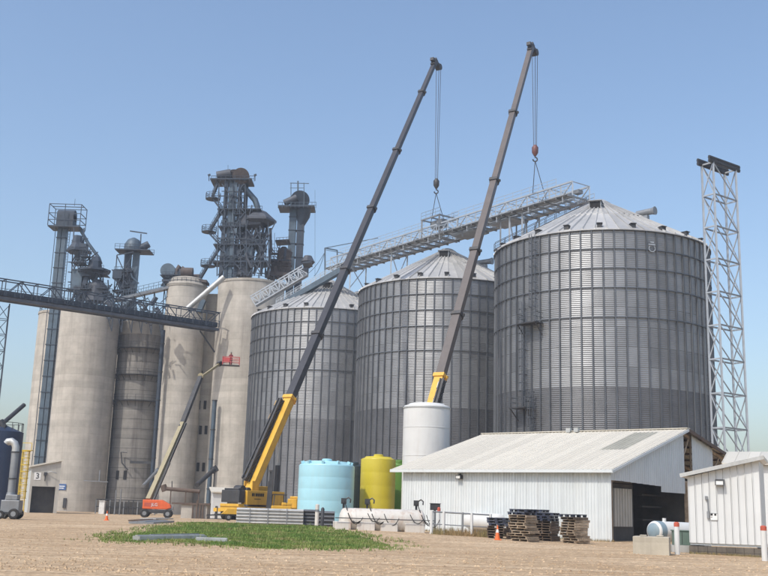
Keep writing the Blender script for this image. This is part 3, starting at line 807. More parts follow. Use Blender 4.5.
# sloping gallery with handrail that climbs to the pale silo
t = thing('sloping_gallery', 'sloping walkway with handrails rising over the banded silo to the pale silo', 'walkway', at(108, 302, 196))
a_, b_ = at(104, 303, 196), at(184, 284.5, 200)
MB().bar(a_, b_, 2.2, .5).build('deck', 'grey_steel', t)
off = Vector((0, -1.1, .25))
rail_line(rail_line(MB(), a_ + off, b_ + off, 1.2, 16), a_ + Vector((0, 1.1, .25)), b_ + Vector((0, 1.1, .25)), 1.2, 16).build('handrail', 'tower_light', t)
mb = MB()
for k in range(9):
    p = a_.lerp(b_, k / 8); mb.bar(p, Vector((p.x, p.y, zb - .2)), .16)
    if k < 8: q = a_.lerp(b_, (k + 1) / 8); mb.bar(p, Vector((q.x, q.y, zb - .2)), .12)
mb.build('trestle', 'tower_steel', t, 'stuff')
t = thing('pipe_cluster', 'tangle of dark pipes and small vents along the gallery above the banded silo', 'pipes', at(140, 315, 192))
random.seed(21)
for k in range(22):
    px = random.uniform(106, 160); py = random.uniform(291, 316); Y = random.uniform(190.5, 193.5)
    mb = MB(); r = random.uniform(.18, .5)
    p = at(px, py, Y); q = at(px + random.uniform(-9, 9), py + random.uniform(4, 12), Y)
    mb.tube([p, p.lerp(q, .5) + Vector((0, 0, random.uniform(-.4, .6))), q], r, 8)
    mb.build('pipe', random.choice(('tower_steel', 'bridge_steel', 'tower_light')), t)
mb = MB()
for k in range(56):
    px = random.uniform(104, 162); py = random.uniform(292, 322); Y = random.uniform(190, 194)
    mb.bar(at(px, py, Y), at(px + random.uniform(-7, 7), py + random.uniform(-8, 8), Y), .12)
mb.build('pipe_supports', 'tower_steel', t, 'stuff')
# head house on the pale silo
t = thing('roof_machinery', 'round-backed machine and rusty vents on top of the pale silo', 'machinery', (-39.7, 201, zD))
MB().box(at(164, 281, 201).x, at(190, 281, 201).x, 199, 203, at(170, 283.5, 201).z, at(170, 281.5, 201).z).build('platform', 'bridge_steel', t)
p = at(169, 272, 201); head_drum(MB(), p, 1, 1)
mb = MB(); mb.tube([(p.x, 199.6, p.z), (p.x, 202, p.z)], 1.5, 20); mb.build('drum', 'tower_light', t)
mb = MB(); rail_line(mb, at(162, 277, 199), at(186, 277, 199), 1.1, 7); mb.bar(at(162, 277, 201), at(186, 277, 201), 4, .14); mb.build('walkway', 'tower_steel', t)
for px, py, r in ((177, 270, .6), (182, 272, .75)):
    p = at(px, py, 200); q = at(px, 281, 200); MB().tube([(p.x, 200, q.z), (p.x, 200, p.z), (p.x + .6, 200, p.z + .8)], [r * .7, r * .7, r], 10).build('vent_pipe', 'tower_rust', t)
p = at(186, 272, 199); MB().tube([(p.x - .9, 199, p.z), (p.x + 1.4, 199, p.z)], .9, 14).build('motor', 'tower_rust', t)
p0, p1 = at(181, 281, 200), at(208, 283, 200)
MB().tube([at(192, 279, 201), at(200, 279, 201)], 1.0, 12).bar(p0, p1, 3.6, .5).build('cover', 'tower_rust', t)
clutter(t, 163, 190, 272, 283, 199, 202, 10, 23)
# cone roof of the pale silo
MB().lathe([(4.2, zD), (3.2, zD + 1.6), (.8, zD + 2.2), (.01, zD + 2.2)], (-39.7, 200.5, 0), 40).build('cone_roof', 'concrete_grey', sD)
mb = MB(); mb.tube([at(224, 277, 192), at(187, 309, 192)], .55, 12); mb.solo('white_spout', 'pale_steel', 'pale straight spout slanting down left from the largest silo', 'spout', at(187, 309, 192))
mb = MB().bar(at(204, 300, 198), at(199, 312, 198), 1.2, .9); mb.solo('gallery_chute', 'tower_light', 'small grey chute beside the pale spout above the bridge', 'chute', at(199, 312, 198))

# ---------------------------------------------------------------- tall elevator tower on the largest silo
YT = 201
t = thing('elevator_tower', 'tallest tower of elevator legs, spouts and stairs above the largest silo', 'elevator tower', (at(235, 275, YT).x, YT, zE))
zt = at(235, 181, YT).z
for i, (px, dy, mt) in enumerate(((222, -1.5, 'tower_steel'), (226.5, -1.2, 'tower_light'), (231, -1.5, 'tower_light'), (235.5, -1.2, 'tower_steel'), (240, 1.2, 'tower_steel'), (228, 2.0, 'tower_steel'))):
    x = at(px + 3, 230, YT).x
    MB().box(x - .38, x + .38, YT + dy - .4, YT + dy + .4, zE - 1, zt).build('trunk', mt, t)
mb = MB()
for py in (192, 203, 223, 234, 256, 266):
    p = at(222, py, YT - 1.5); q = at(244, py, YT - 1.5)
    mb.bar(p + Vector((0, -.5, 0)), q + Vector((0, -.5, 0)), .14); mb.bar(p + Vector((0, 4, 0)), q + Vector((0, 4, 0)), .14)
mb.build('trunk_ties', 'tower_steel', t, 'stuff')
MB().tube([at(228, 172, YT), at(244, 172, YT)], .1, 6).tube([at(241, 176, YT - 2.2), at(241, 176, YT - .4)], 1.7, 22).tube([at(241, 176, YT - 2.3), at(241, 176, YT - 2.2)], .5, 12).tube([at(234, 176.5, YT + .6), at(234, 176.5, YT + 2.2)], 1.5, 20).build('head_drum', 'tower_rust', t)
MB().tube([at(217, 176, YT - 1), at(231, 173.5, YT - 1)], .95, 14).build('drive_motor', 'bridge_steel', t)
mb = MB().bar(at(212, 182.5, YT), at(253, 182.5, YT), 5.0, .3); mb.build('head_platform', 'tower_steel', t)
mb = MB()
for dY in (-2.5, 2.5): rail_line(mb, at(211, 181.5, YT + dY), at(254, 181.5, YT + dY), 1.2, 9)
for px in (209, 255): mb.bar(at(px, 181, YT - 2.5), at(px, 175, YT - 2.5), .15); mb.bar(at(px - 1, 175.5, YT - 2.5), at(px + 1.5, 174.5, YT - 2.5), .35)
mb.bar(at(228, 172, YT), at(228, 165, YT), .07)
mb.build('head_rail', 'tower_steel', t)
for py, x0, x1 in ((212, 219, 262), (247, 215, 266), (229, 220, 246), (264, 214, 270)):
    d_ = MB().bar(at(x0, py, YT), at(x1, py, YT), 4.6, .22).build('floor', 'tower_steel', t)
    mb = MB()
    for dY in (-2.3, 2.3): rail_line(mb, at(x0, py - .7, YT + dY), at(x1, py - .7, YT + dY), 1.1, 9)
    mb.build('handrail', 'tower_steel', d_)
# bent spout, wide distributor and its props
MB().tube([at(242, 186, YT), at(248, 192, YT), at(255, 200, YT), at(257.5, 207, YT), at(257, 213, YT)], [.6, .62, .62, .6, .6], 12).build('bent_spout', 'tower_light', t)
p = at(258, 214, YT)
MB().lathe([(.5, p.z + .7), (1.4, p.z + .5), (3.6, p.z - 1.4), (3.6, p.z - 1.8), (2.2, p.z - 2.4)], (p.x + .3, YT, 0), 6, smooth=False).build('distributor', 'bridge_steel', t)
MB().bar(at(240, 222, YT), at(262, 224, YT), 4.2, 2.6, 4.2, 1.2).build('distributor_house', 'bridge_steel', t)
mb = MB()
random.seed(5)
for k in range(7):
    a0 = at(250 + k * 3.4, 228, YT + random.uniform(-1.6, 1.6)); a1 = at(226 + k * 7, 274, YT + random.uniform(-1.8, 1.8))
    MB().tube([a0, a0.lerp(a1, .45) + Vector((random.uniform(-.5, .5), 0, .2)), a1], .3, 8).build('down_spout', 'tower_steel' if k % 2 else 'bridge_steel', t)
hop('mixer_hopper', [(248, 232, 240, .8, 1.5, YT), (248, 240, 252, 1.5, 1.5, YT), (248, 252, 262, 1.5, .6, YT)], 'bridge_steel', t)
hop('mixer_hopper', [(262, 234, 236, 1.5, 1.5, YT), (262, 236, 244, 1.1, .5, YT)], 'tower_steel', t)
hop('mixer_hopper', [(244, 252, 262, 1.0, 1.9, YT), (244, 262, 276, 1.9, 1.9, YT)], 'bridge_steel', t)
mb = MB()
for Y in (YT - 2.2, YT + 2.2):
    for a_, b_ in (((268, 222), (269, 276)), ((276, 221), (265, 243)), ((256, 228), (270, 272)), ((269, 240), (254, 276)), ((219, 184), (217, 276)), ((245, 184), (247, 276)), ((220, 212), (245, 247)), ((245, 212), (219, 247)), ((219, 247), (246, 275)), ((246, 247), (218, 275)), ((222, 184), (244, 212)), ((244, 184), (221, 212)), ((252, 205), (246, 228)), ((225, 184), (224, 276)), ((233, 184), (234, 276)), ((239, 184), (241, 276)), ((252, 228), (252, 276)), ((260, 226), (261, 276)), ((246, 228), (262, 250)), ((262, 228), (247, 250)), ((247, 250), (262, 276)), ((262, 250), (248, 276)), ((268, 232), (260, 250)), ((219, 196), (246, 196)), ((218, 238), (268, 240)), ((217, 256), (269, 257))):
        mb.bar(at(*a_, Y), at(*b_, Y), .19)
mb.build('frame', 'tower_steel', t, 'stuff')
clutter(t, 221, 245, 190, 250, 199, 203.6, 14, 13); clutter(t, 246, 266, 230, 274, 199, 203.6, 14, 14); clutter(t, 220, 250, 246, 274, 198.8, 203.6, 12, 15)
# zigzag stair with round landings on the left
land = ((213, 199), (209, 232), (208, 266))
lm = []
for px, py in land:
    p = at(px, py, YT - 1)
    l0 = MB().lathe([(.2, p.z - .12), (1.5, p.z - .12), (1.5, p.z), (.2, p.z)], (p.x, YT - 1, 0), 16).build('landing', 'tower_steel', t)
    mb = MB(); n = 10
    for k in range(n):
        a, b_ = 2 * PI * k / n, 2 * PI * (k + 1) / n
        pa = Vector((p.x + 1.5 * math.cos(a), YT - 1 + 1.5 * math.sin(a), p.z)); pb = Vector((p.x + 1.5 * math.cos(b_), YT - 1 + 1.5 * math.sin(b_), p.z))
        mb.bar(pa, pa + Vector((0, 0, 1.2)), .08)
        for h in (.4, .8, 1.2): mb.bar(pa + Vector((0, 0, h)), pb + Vector((0, 0, h)), .07)
    mb.build('landing_rail', 'tower_steel', l0)
for a_, b_ in (((218, 184), (212, 198)), ((222, 211), (213, 199)), ((222, 211), (210, 231)), ((221, 246), (209, 233)), ((221, 246), (209, 265)), ((208, 266), (199, 281))):
    mb = MB(); p, q = at(*a_, YT - 1.4), at(*b_, YT - 1.4)
    for dY in (-.5, .5):
        o_ = Vector((0, dY, 0)); mb.bar(p + o_, q + o_, .12, .3); mb.bar(p + o_ + Vector((0, 0, 1.1)), q + o_ + Vector((0, 0, 1.1)), .07); mb.bar(p + o_ + Vector((0, 0, .6)), q + o_ + Vector((0, 0, .6)), .06)
        for k in range(6): r_ = p.lerp(q, k / 5) + o_; mb.bar(r_, r_ + Vector((0, 0, 1.1)), .07)
    for k in range(12): r_ = p.lerp(q, k / 11); mb.bar(r_ - Vector((0, .5, 0)), r_ + Vector((0, .5, 0)), .26, .06)
    mb.build('stair_flight', 'tower_steel', t)
# twin-trunk elevator to the right of it
YT = 214
t = thing('bucket_elevator', 'slim twin-trunk elevator with a round-backed head, right of the tallest tower', 'grain elevator', (at(295, 290, YT).x, YT, -.8))
p = at(297, 209, YT)
x0 = at(292, 240, YT).x; x1 = at(300, 240, YT).x
MB().box(x0 - .75, x0 + .75, YT - .7, YT + .7, -1, p.z + 1).build('trunk', 'tower_light', t)
MB().box(x1 - .75, x1 + .75, YT - .7, YT + .7, -1, p.z + 1).build('trunk', 'tower_steel', t)
mb = MB()
for z in range(30, int(p.z), 3): mb.box(x0 - .85, x1 + .85, YT - .8, YT + .8, z, z + .14)
mb.build('trunk_flanges', 'tower_steel', t, 'stuff')
MB().bar(at(279, 209, YT), at(315, 209, YT), 5.0, .35).build('head_platform', 'tower_steel', t)
mb = MB()
for dY in (-2.5, 2.5): rail_line(mb, at(278, 208, YT + dY), at(316, 208, YT + dY), 1.3, 9)
mb.build('head_rail', 'tower_light', t)
MB().tube([at(300, 200, YT - 1.1), at(300, 200, YT + 1.1)], 2.1, 22).tube([at(303, 207, YT), at(303, 217, YT), at(301, 226, YT)], [1.9, 1.5, .7], 14).build('head_drum', 'tower_steel', t)
MB().tube([at(284, 203, YT - 1), at(297, 198, YT - 1)], [.7, .9], 12).build('drive_motor', 'bridge_steel', t)
mb = MB()
for Y in (YT - 1.5, YT + 1.5):
    for px in (291, 304): mb.bar(at(px, 208, Y), at(px, 183, Y), .16)
    mb.bar(at(290, 183, Y), at(309, 183.5, Y), .14); mb.bar(at(290, 188, Y), at(304, 188, Y), .1)
for px in (291, 304): mb.bar(at(px, 183, YT - 1.5), at(px, 183, YT + 1.5), .14)
mb.bar(at(298, 181, YT), at(298, 200, YT), .3)
mb.build('hoist_frame', 'tower_light', t)
t = thing('rusty_machinery', 'rusty brown machinery and decks left of the slim twin-trunk elevator', 'machinery', (at(282, 275, 206).x, 206, zE))
for a_, b_, th in (((276, 243), (290, 242), .25), ((270, 262), (290, 262), .35), ((303, 265), (312, 264), .35), ((266, 275), (290, 276), .8)):
    MB().bar(at(*a_, 206), at(*b_, 206), 4, th).build('deck', 'tower_steel' if a_[1] < 270 else 'tower_rust', t)
hop('hopper', [(284, 247, 252, .5, 1.5, 206), (285, 252, 262, 1.6, 1.2, 206)], 'tower_rust', t)
hop('hopper', [(281, 262, 274, 1.6, 1.3, 206), (287, 258, 274, .9, .9, 206)], 'tower_rust', t)
hop('hopper', [(308, 256, 262, .8, 1.5, 210), (308, 262, 268, 1.5, .5, 210), (305, 268, 276, .8, .8, 210)], 'bridge_steel', t)
mb = MB()
for px in (272, 274.5): mb.bar(at(px, 276, 205), at(px, 233 if px > 273 else 240, 205), .09)
for k in range(8): mb.bar(at(272, 244 + k * 4, 205), at(274.5, 244 + k * 4, 205), .06)
for a_, b_ in (((277, 246), (290, 262)), ((268, 262), (276, 275)), ((280, 243), (278, 275)), ((289, 262), (276, 275))): mb.bar(at(*a_, 206), at(*b_, 206), .16)
rail_line(mb, at(267, 262, 204), at(290, 262, 204), 1.1, 6); rail_line(mb, at(276, 243, 204), at(290, 242, 204), 1.1, 4)
mb.build('supports', 'tower_rust', t, 'stuff')
clutter(t, 268, 291, 246, 276, 203.5, 207, 12, 17, ('tower_rust', 'tower_steel', 'tower_rust'))
mb = MB().bar(at(315, 276, 212), at(315, 190, 212), .06); mb.solo('antenna', 'tower_light', 'thin antenna rod just right of the slim elevator head', 'antenna', at(315, 276, 212))

# ================================================================ CATWALK OVER THE BINS
A_ = Vector((BINS[0][0][0], BINS[0][0][1], 0)); B_ = Vector((BINS[2][0][0], BINS[2][0][1], 0))
ud = (B_ - A_).normalized(); vd = Vector((-ud.y, ud.x, 0))       # vd points to the camera side (left)
if vd.dot(-A_) < 0: vd = -vd
ZC = 43.7
def CW(s, v, z): return A_ + ud * s + vd * v + Vector((0, 0, z))
def catwalk(label, s0, s1, n, portals):
    t = thing('catwalk', label, 'catwalk', CW((s0 + s1) / 2, 0, ZC), 'catwalk sections over the bins')
    for v in (-1.7, 1.7):
        for z in (ZC, ZC + 2.0): barobj('chord', t, CW(s0, v, z), CW(s1, v, z), .22, .22, 'galvanized_truss')
        mb = MB(); truss_side(mb, CW(s0, v, ZC), CW(s1, v, ZC), 2.0, n, .13); mb.build('web_braces', 'galvanized_truss', t, 'stuff')
    for i in range(n + 1):
        s = s0 + (s1 - s0) * i / n
        barobj('cross_beam', t, CW(s, -2.6, ZC - .12), CW(s, 2.6, ZC - .12), .16, .24, 'grey_steel')
    mb = MB()
    for i in range(n):
        sa, sb = s0 + (s1 - s0) * i / n, s0 + (s1 - s0) * (i + 1) / n
        mb.bar(CW(sa, -1.7, ZC - .1), CW(sb, 1.7, ZC - .1), .1)
        if i % 2 == 0: mb.bar(CW(sa, -1.7, ZC + 2), CW(sa, 1.7, ZC + 2), .1)
    mb.build('wind_braces', 'galvanized_truss', t, 'stuff')
    for v in (2.2, -2.2):
        d_ = MB().bar(CW(s0, v, ZC + .03), CW(s1, v, ZC + .03), .9, .07).build('walkway_grating', 'grey_steel', t)
        mb = MB(); rail_line(mb, CW(s0, v * 1.2, ZC + .05), CW(s1, v * 1.2, ZC + .05), 1.15, n * 2, .06); mb.build('handrail', 'galvanized_truss', d_)
    MB().bar(CW(s0 + 2, -.6, ZC + .7), CW(s1 - .5, -.6, ZC + .7), .75, .7).build('drag_conveyor', 'galvanized_truss', t)
    MB().bar(CW(s0 + 1, .75, ZC + .45), CW(s1 - .5, .75, ZC + .45), .55, .5).build('cable_tray', 'grey_steel', t)
    for i in range(0, n, 3):
        s = s0 + (s1 - s0) * (i + .5) / n
        MB().bar(CW(s - .5, -.6, ZC + 1.2), CW(s + .5, -.6, ZC + 1.2), .9, .5).build('inlet_box', 'grey_steel', t)
        MB().bar(CW(s, 1.7, ZC - .1), CW(s, 2.5, ZC - .9), .12).bar(CW(s, 2.5, ZC - .9), CW(s, 2.5, ZC), .1).build('bracket', 'galvanized_truss', t)
    mb = MB()
    for v in (-1.7, 1.7): rail_line(mb, CW(s0 + 3, v, ZC + 2.1), CW(s1 - 3, v, ZC + 2.1), 1.0, n, .05)
    mb.build('upper_rail', 'galvanized_truss', t)
    for s in portals:
        mb = MB()
        for v in (-1.9, 1.9):
            for ds in (-2.2, 2.2): mb.bar(CW(s + ds, v, ZC), CW(s + ds, v, ZC + 3.4), .26)
            mb.bar(CW(s - 2.4, v, ZC + 3.4), CW(s + 2.4, v, ZC + 3.4), .22)
            rail_line(mb, CW(s - 2.4, v, ZC + 3.5), CW(s + 2.4, v, ZC + 3.5), 1.1, 4, .05)
        for ds in (-2.2, 0, 2.2): mb.bar(CW(s + ds, -1.9, ZC + 3.4), CW(s + ds, 1.9, ZC + 3.4), .2)
        mb.build('portal_frame', 'grey_steel', t)
        MB().bar(CW(s - 1.4, 0, ZC + 2.6), CW(s + 1.4, 0, ZC + 2.6), 1.4, 1.2).build('discharge_box', 'grey_steel', t)
    return t
c1_ = catwalk('long catwalk truss from the farthest bin to the crane hook over the middle bin', 32.2, 62.5, 14, (33.5,))
c2_ = catwalk('open-ended catwalk truss hanging from the right crane toward the nearest bin', 3.2, 31.6, 13, ())
for s in (26.0, 17.5):
    mb = MB()
    for v in (-1.6, 1.6): mb.bar(CW(s, v, ZC - .2), CW(s, v, ZC - (1.2 if s > 20 else 4.8)), .2)
    mb.bar(CW(s - 2.5, 0, ZC - .5), CW(s + 2.5, 0, ZC - .5), 3.2, .3)
    mb.build('hanging_platform', 'grey_steel', c2_)
# stands that carry the catwalk on the bin roofs
for k, (s, zl, bi) in enumerate(((12.9, EAVE - .2, 0), (15.5, EAVE - 5, 0), (44.0, APEX - 7.6, 1), (56.0, APEX - 4.3, 2))):
    mb = MB()
    for v in (-1.7, 1.7):
        mb.bar(CW(s, v, ZC - .2), CW(s, v, zl), .22)
        mb.bar(CW(s + .1, v, ZC - .3), CW(s + .1, -v, zl + .4), .12)
    mb.build('catwalk_stand', 'galvanized_truss', bin_objs[bi])
# portal post with a stay at the far bin
t = thing('portal_post', 'thin steel post frame with stays above the farthest bin roof', 'post frame', CW(62, 0, ZC))
mb = MB(); P0 = at(325, 276, 181); P1 = at(325, 248, 181); P2 = at(362, 260, 176); P3 = at(352, 239, 176)
for d_ in (Vector((0, 0, 0)), Vector((2.2, 1.5, 0))):
    mb.bar(P0 + d_, P1 + d_, .25)
mb.bar(P1, P1 + Vector((2.2, 1.5, 0)), .18)
q1 = at(352, 241, 177); mb.bar(P1, at(378, 238, 174), .12); mb.bar(P1 - Vector((0, 0, .3)), at(362, 257, 176), .12)
mb.build('post', 'tower_light', t)
mb = MB()
for e in (at(303, 276, 183), at(314, 276, 182)): mb.tube(sagged(P1 - Vector((0, 0, .8)), e, .8), .05, 5)
mb.build('stay_rope', 'tower_light', t)
# inclined conveyor down to the largest silo
a_, b_ = at(256, 306, 184), at(308, 275, 184)
t = thing('inclined_conveyor', 'inclined open truss conveyor from the largest silo up to the farthest bin', 'conveyor', a_)
dd = (b_ - a_).normalized(); sd = Vector((dd.y, -dd.x, 0)).normalized(); nn = sd.cross(dd)
if nn.z < 0: nn = -nn
for s in (-.9, .9):
    for h in (0, 1.9): barobj('chord', t, a_ + sd * s + nn * h, b_ + sd * s + nn * h, .2, .2, 'galvanized_truss')
    mb = MB()
    for i in range(11):
        p, q = a_.lerp(b_, i / 11) + sd * s, a_.lerp(b_, (i + 1) / 11) + sd * s
        mb.bar(p, p + nn * 1.9, .15); mb.bar(p, q + nn * 1.9, .15) if i % 2 else mb.bar(p + nn * 1.9, q, .15)
    mb.build('web_braces', 'galvanized_truss', t, 'stuff')
MB().bar(a_ + nn * .3, b_ + nn * .3, 1.2, .5).build('conveyor_trough', 'grey_steel', t)
c_, d_ = at(276, 308, 178), at(345, 268, 175)
t = thing('roof_walkway', 'dark inclined walkway with rails lying along the farthest bin roof', 'walkway', c_)
MB().bar(c_, d_, 1.3, .9).build('deck', 'tower_light', t)
rail_line(rail_line(MB(), c_ + Vector((0, -.6, .4)), d_ + Vector((0, -.6, .4)), 1.1, 14), c_ + Vector((0, .6, .4)), d_ + Vector((0, .6, .4)), 1.1, 14).build('handrail', 'galvanized_truss', t)

# ================================================================ GALVANIZED SUPPORT MAST AT RIGHT
mf = Frame((38.6, 112.5, 0), math.atan2(ud.y, ud.x) - PI / 2)      # y along the bin row, x across
zt = at(711, 166, 112).z
t = thing('support_mast', 'tall galvanized lattice mast with two dark top beams, right of the nearest bin', 'mast', (38.6, 112.5, hgt(38.6, 112.5)))
mz0 = hgt(38.6, 112.5); NB = 11; WX, WY = 4.3, 1.55
def MP(i, k): return mf(WX / 2 * (1 if i in (1, 2) else -1), WY / 2 * (1 if i > 1 else -1), mz0 + (zt - mz0) * k / NB)
for i in range(4): barobj('leg', t, MP(i, 0), MP(i, NB), .2, .2, 'galvanized_truss')
for k in range(NB + 1):
    for i in range(4):
        j = (i + 1) % 4
        barobj('tie', t, MP(i, k), MP(j, k), .13, .16, 'galvanized_truss' if i % 2 else 'grey_steel')
        if k < NB:
            if i % 2: barobj('brace', t, MP(i, k), MP(j, k + 1), .1, .1, 'galvanized_truss'); barobj('brace', t, MP(j, k), MP(i, k + 1), .1, .1, 'galvanized_truss')
            elif i == 0: barobj('brace', t, MP(1, k), MP(0, k + 1), .1, .1, 'galvanized_truss')
            else: barobj('brace', t, MP(2, k), MP(3, k + 1), .1, .1, 'galvanized_truss')
for s in (-1, 1):
    MB().bar(mf(-2.9, s * WY / 2, zt + .45), mf(2.9, s * WY / 2, zt + .45), .32, .08).bar(mf(-2.9, s * WY / 2, zt + .04), mf(2.9, s * WY / 2, zt + .04), .32, .08).bar(mf(-2.9, s * WY / 2, zt + .25), mf(2.9, s * WY / 2, zt + .25), .2, .8).build('top_beam', 'dark_steel', t)

# ================================================================ MOBILE CRANES
def wheel(parent, c, r, w, ax, mat='rubber'):
    c = Vector(c); ax = Vector(ax).normalized()
    wl_ = MB().tube([c - ax * w / 2, c - ax * w * .35, c + ax * w * .35, c + ax * w / 2], [r * .86, r, r, r * .86], 18).build('wheel', mat, parent)
    MB().tube([c - ax * (w / 2 + .015), c + ax * (w / 2 + .015)], r * .5, 12).build('rim', 'grey_steel', wl_)
def mobile_crane(label, pivot, tip, cuts, hook_z, sling_to, dark, hook_mat, lettering, side=-1):
    pivot, tip = Vector(pivot), Vector(tip)
    az = math.atan2(tip.y - pivot.y, tip.x - pivot.x); z0 = hgt(pivot.x, pivot.y)
    base = Vector((pivot.x, pivot.y, z0)) + Vector((math.cos(az), math.sin(az), 0)) * 1.6
    cf = Frame(base, az); t = thing('mobile_crane', label, 'crane', base, 'telescopic cranes')
    MB().box(-5.3, 7.6, -1.35, 1.35, .95, 1.55, cf).box(-5.4, -4.4, -1.3, 1.3, 1.5, 1.8, cf).build('carrier', 'crane_yellow', t, bevel=.04)
    MB().box(7.6, 9.6, -1.4, 1.4, .7, 2.6, cf).box(7.9, 9.3, -1.3, 1.3, 2.6, 2.9, cf).build('driving_cab', 'crane_yellow', t, bevel=.08)
    MB().box(9.605, 9.62, -1.2, 1.2, 1.6, 2.5, cf).build('windscreen', 'glass_dark', t)
    for x in (-4.4, -2.9, -1.4, 2.4, 4.2, 6.0):
        for s in (-1, 1): wheel(t, cf(x, s * 1.2, .72), .72, .5, cf.y)
    for x in (-5.0, 5.1):
        for s in (-1, 1):
            og = MB().box(x - .25, x + .25, 1.35 * s if s > 0 else -2.3, 2.3 if s > 0 else -1.35, .9, 1.3, cf).build('outrigger', 'crane_yellow', t)
            MB().bar(cf(x, s * 2.1, .12), cf(x, s * 2.1, 1.5), .22).box(x - .5, x + .5, s * 2.1 - .5, s * 2.1 + .5, 0.02, .14, cf).build('jack_foot', 'dark_steel', og)
    MB().tube([cf(0, 0, 1.55), cf(0, 0, 1.95)], 1.2, 20).build('turntable', 'dark_steel', t)
    body = MB().box(-4.2, 2.9, -1.5, -.75, 1.75, 3.3, cf).box(-4.2, 1.6, .75, 1.45, 1.95, 3.25, cf).box(-4.2, .4, -.75, .75, 1.95, 2.5, cf).build('superstructure', 'crane_yellow', t, bevel=.05)
    if lettering:
        for x0_, w_ in ((-3.35, .34), (-2.9, .12), (-2.65, .34), (-2.22, .3), (-1.84, .32), (-1.44, .28)):
            MB().box(x0_, x0_ + w_, -1.525, -1.512, 2.68, 3.02, cf).build('lettering_mark', 'ink', body)
        MB().box(-2.9, -1.7, -1.52, -1.51, 2.35, 2.42, cf).build('lettering_line', 'ink', body)
    MB().box(-5.3, -4.25, -1.25, 1.25, 1.95, 3.3, cf).box(-5.15, -4.4, -1.0, 1.0, 3.3, 3.5, cf).build('counterweight', 'dark_steel', t, bevel=.05)
    MB().tube([cf(-3.7, -.5, 3.3), cf(-3.7, .5, 3.3)], .55, 16).tube([cf(-2.6, -.5, 3.2), cf(-2.6, .5, 3.2)], .45, 16).build('winch', 'dark_steel', t)
    cb = MB().box(.6, 2.7, .8, 1.9, 1.9, 3.9, cf).build('operator_cab', 'crane_yellow', t, bevel=.06)
    MB().box(.9, 2.5, 1.905, 1.92, 2.7, 3.7, cf).box(2.705, 2.72, .9, 1.8, 2.5, 3.7, cf).build('cab_glass', 'glass_dark', cb)
    MB().box(-2.2, -1.0, -.62, -.5, 2.4, 4.4, cf).box(-2.2, -1.0, .5, .62, 2.4, 4.4, cf).build('boom_bracket', 'crane_yellow', t)
    # the boom: base section and telescoped sections, each with its collar
    d = (tip - pivot).normalized(); L = (tip - pivot).length
    sx = d.cross(Vector((0, 0, 1))).normalized(); up = sx.cross(d)
    pts = [pivot - d * 1.2] + [pivot + d * (L * c) for c in cuts] + [tip]
    n = len(pts) - 1
    for i in range(n):
        w = 1.08 - i * .07; h = 1.26 - i * .09
        q0 = pts[i] if i == 0 else pts[i] - d * .3
        mb = MB()
        # eight-sided box profile with a rounded belly
        prof = [(-.5, .5), (.5, .5), (.5, -.18), (.33, -.42), (.12, -.5), (-.12, -.5), (-.33, -.42), (-.5, -.18)]
        vs = [p + sx * (a * w) + up * (b_ * h) for p in (q0, pts[i + 1]) for a, b_ in prof]
        mb.add(vs, [tuple(range(8))[::-1], tuple(range(8, 16))] + [(k, (k + 1) % 8, 8 + (k + 1) % 8, 8 + k) for k in range(8)])
        sec = mb.build('boom_base' if i == 0 else 'boom_section', 'crane_yellow' if i == 0 else dark, t)
        if i < n - 1:
            e = pts[i + 1]; mb = MB()
            vs = [p + sx * (a * (w + .3)) + up * (b_ * (h + .3)) for p in (e - d * .45, e) for a, b_ in prof]
            mb.add(vs, [tuple(range(8))[::-1], tuple(range(8, 16))] + [(k, (k + 1) % 8, 8 + (k + 1) % 8, 8 + k) for k in range(8)])
            mb.bar(e - d * .2 - sx * (w / 2 + .32), e - d * .2 + sx * (w / 2 + .32), .3, .3)
            mb.build('collar', 'crane_yellow' if i == 0 else 'dark_steel', sec)
    # lift cylinder and the jib folded along the base section
    c0 = cf(3.2, 0, 2.1); c1 = pivot + d * (L * cuts[0] * .62) - up * .75
    MB().tube([c0, c0.lerp(c1, .55)], .3, 12).build('lift_cylinder', 'dark_steel', t)
    MB().tube([c0.lerp(c1, .5), c1], .17, 10).build('cylinder_rod', 'pale_steel', t)
    jb = MB(); lb = L * cuts[0]
    o1 = -sx * .50 + up * 1.02 if side < 0 else sx * .8 + up * .75
    j0, j1 = pivot + d * .8 + o1, pivot + d * (lb * .93) + o1
    for a, b_ in ((-.28, -.38), (.28, -.38), (.28, .38), (-.28, .38)): jb.bar(j0 + sx * a + up * b_, j1 + sx * a * .7 + up * b_ * .7, .16)
    for k in range(9):
        p, q = j0.lerp(j1, k / 9), j0.lerp(j1, (k + 1) / 9)
        for a in (-.28, .28): jb.bar(p + sx * a + up * .36, q + sx * a - up * .36, .1)
    jb.bar(j0, j1, .34, .42)
    jo = jb.build('folded_jib', 'dark_steel', t)
    yj = MB()
    for k in range(6):
        p = j0.lerp(j1, (k + .35) / 6); yj.bar(p - sx * .3 + up * .1, p - sx * .3 + up * .1 + d * (lb * .06), .1, .5)
    yj.build('jib_straps', 'crane_yellow' if side < 0 else 'pale_steel', jo)
    MB().tube([pivot + d * 1.5 - sx * .85 - up * .1, pivot + d * lb * .8 - sx * .82 - up * .1], .1, 8).build('hydraulic_line', 'dark_steel', t)
    # head with sheaves
    hd = (Vector((tip.x - pivot.x, tip.y - pivot.y, 0))).normalized()
    drop = tip + hd * 1.3 - Vector((0, 0, .2))
    MB().bar(tip - d * .9 + up * .15, tip + d * .6 + up * .2, .72, .85).bar(tip + up * .55 - hd * .7, tip + hd * 1.6 - up * .0, .62, .5).build('boom_head', 'dark_steel', t)
    MB().tube([drop - sx * .42, drop + sx * .42], .52, 16).build('sheave', 'dark_steel', t)
    # ropes, hook block and slings
    hook = Vector((drop.x, drop.y, hook_z))
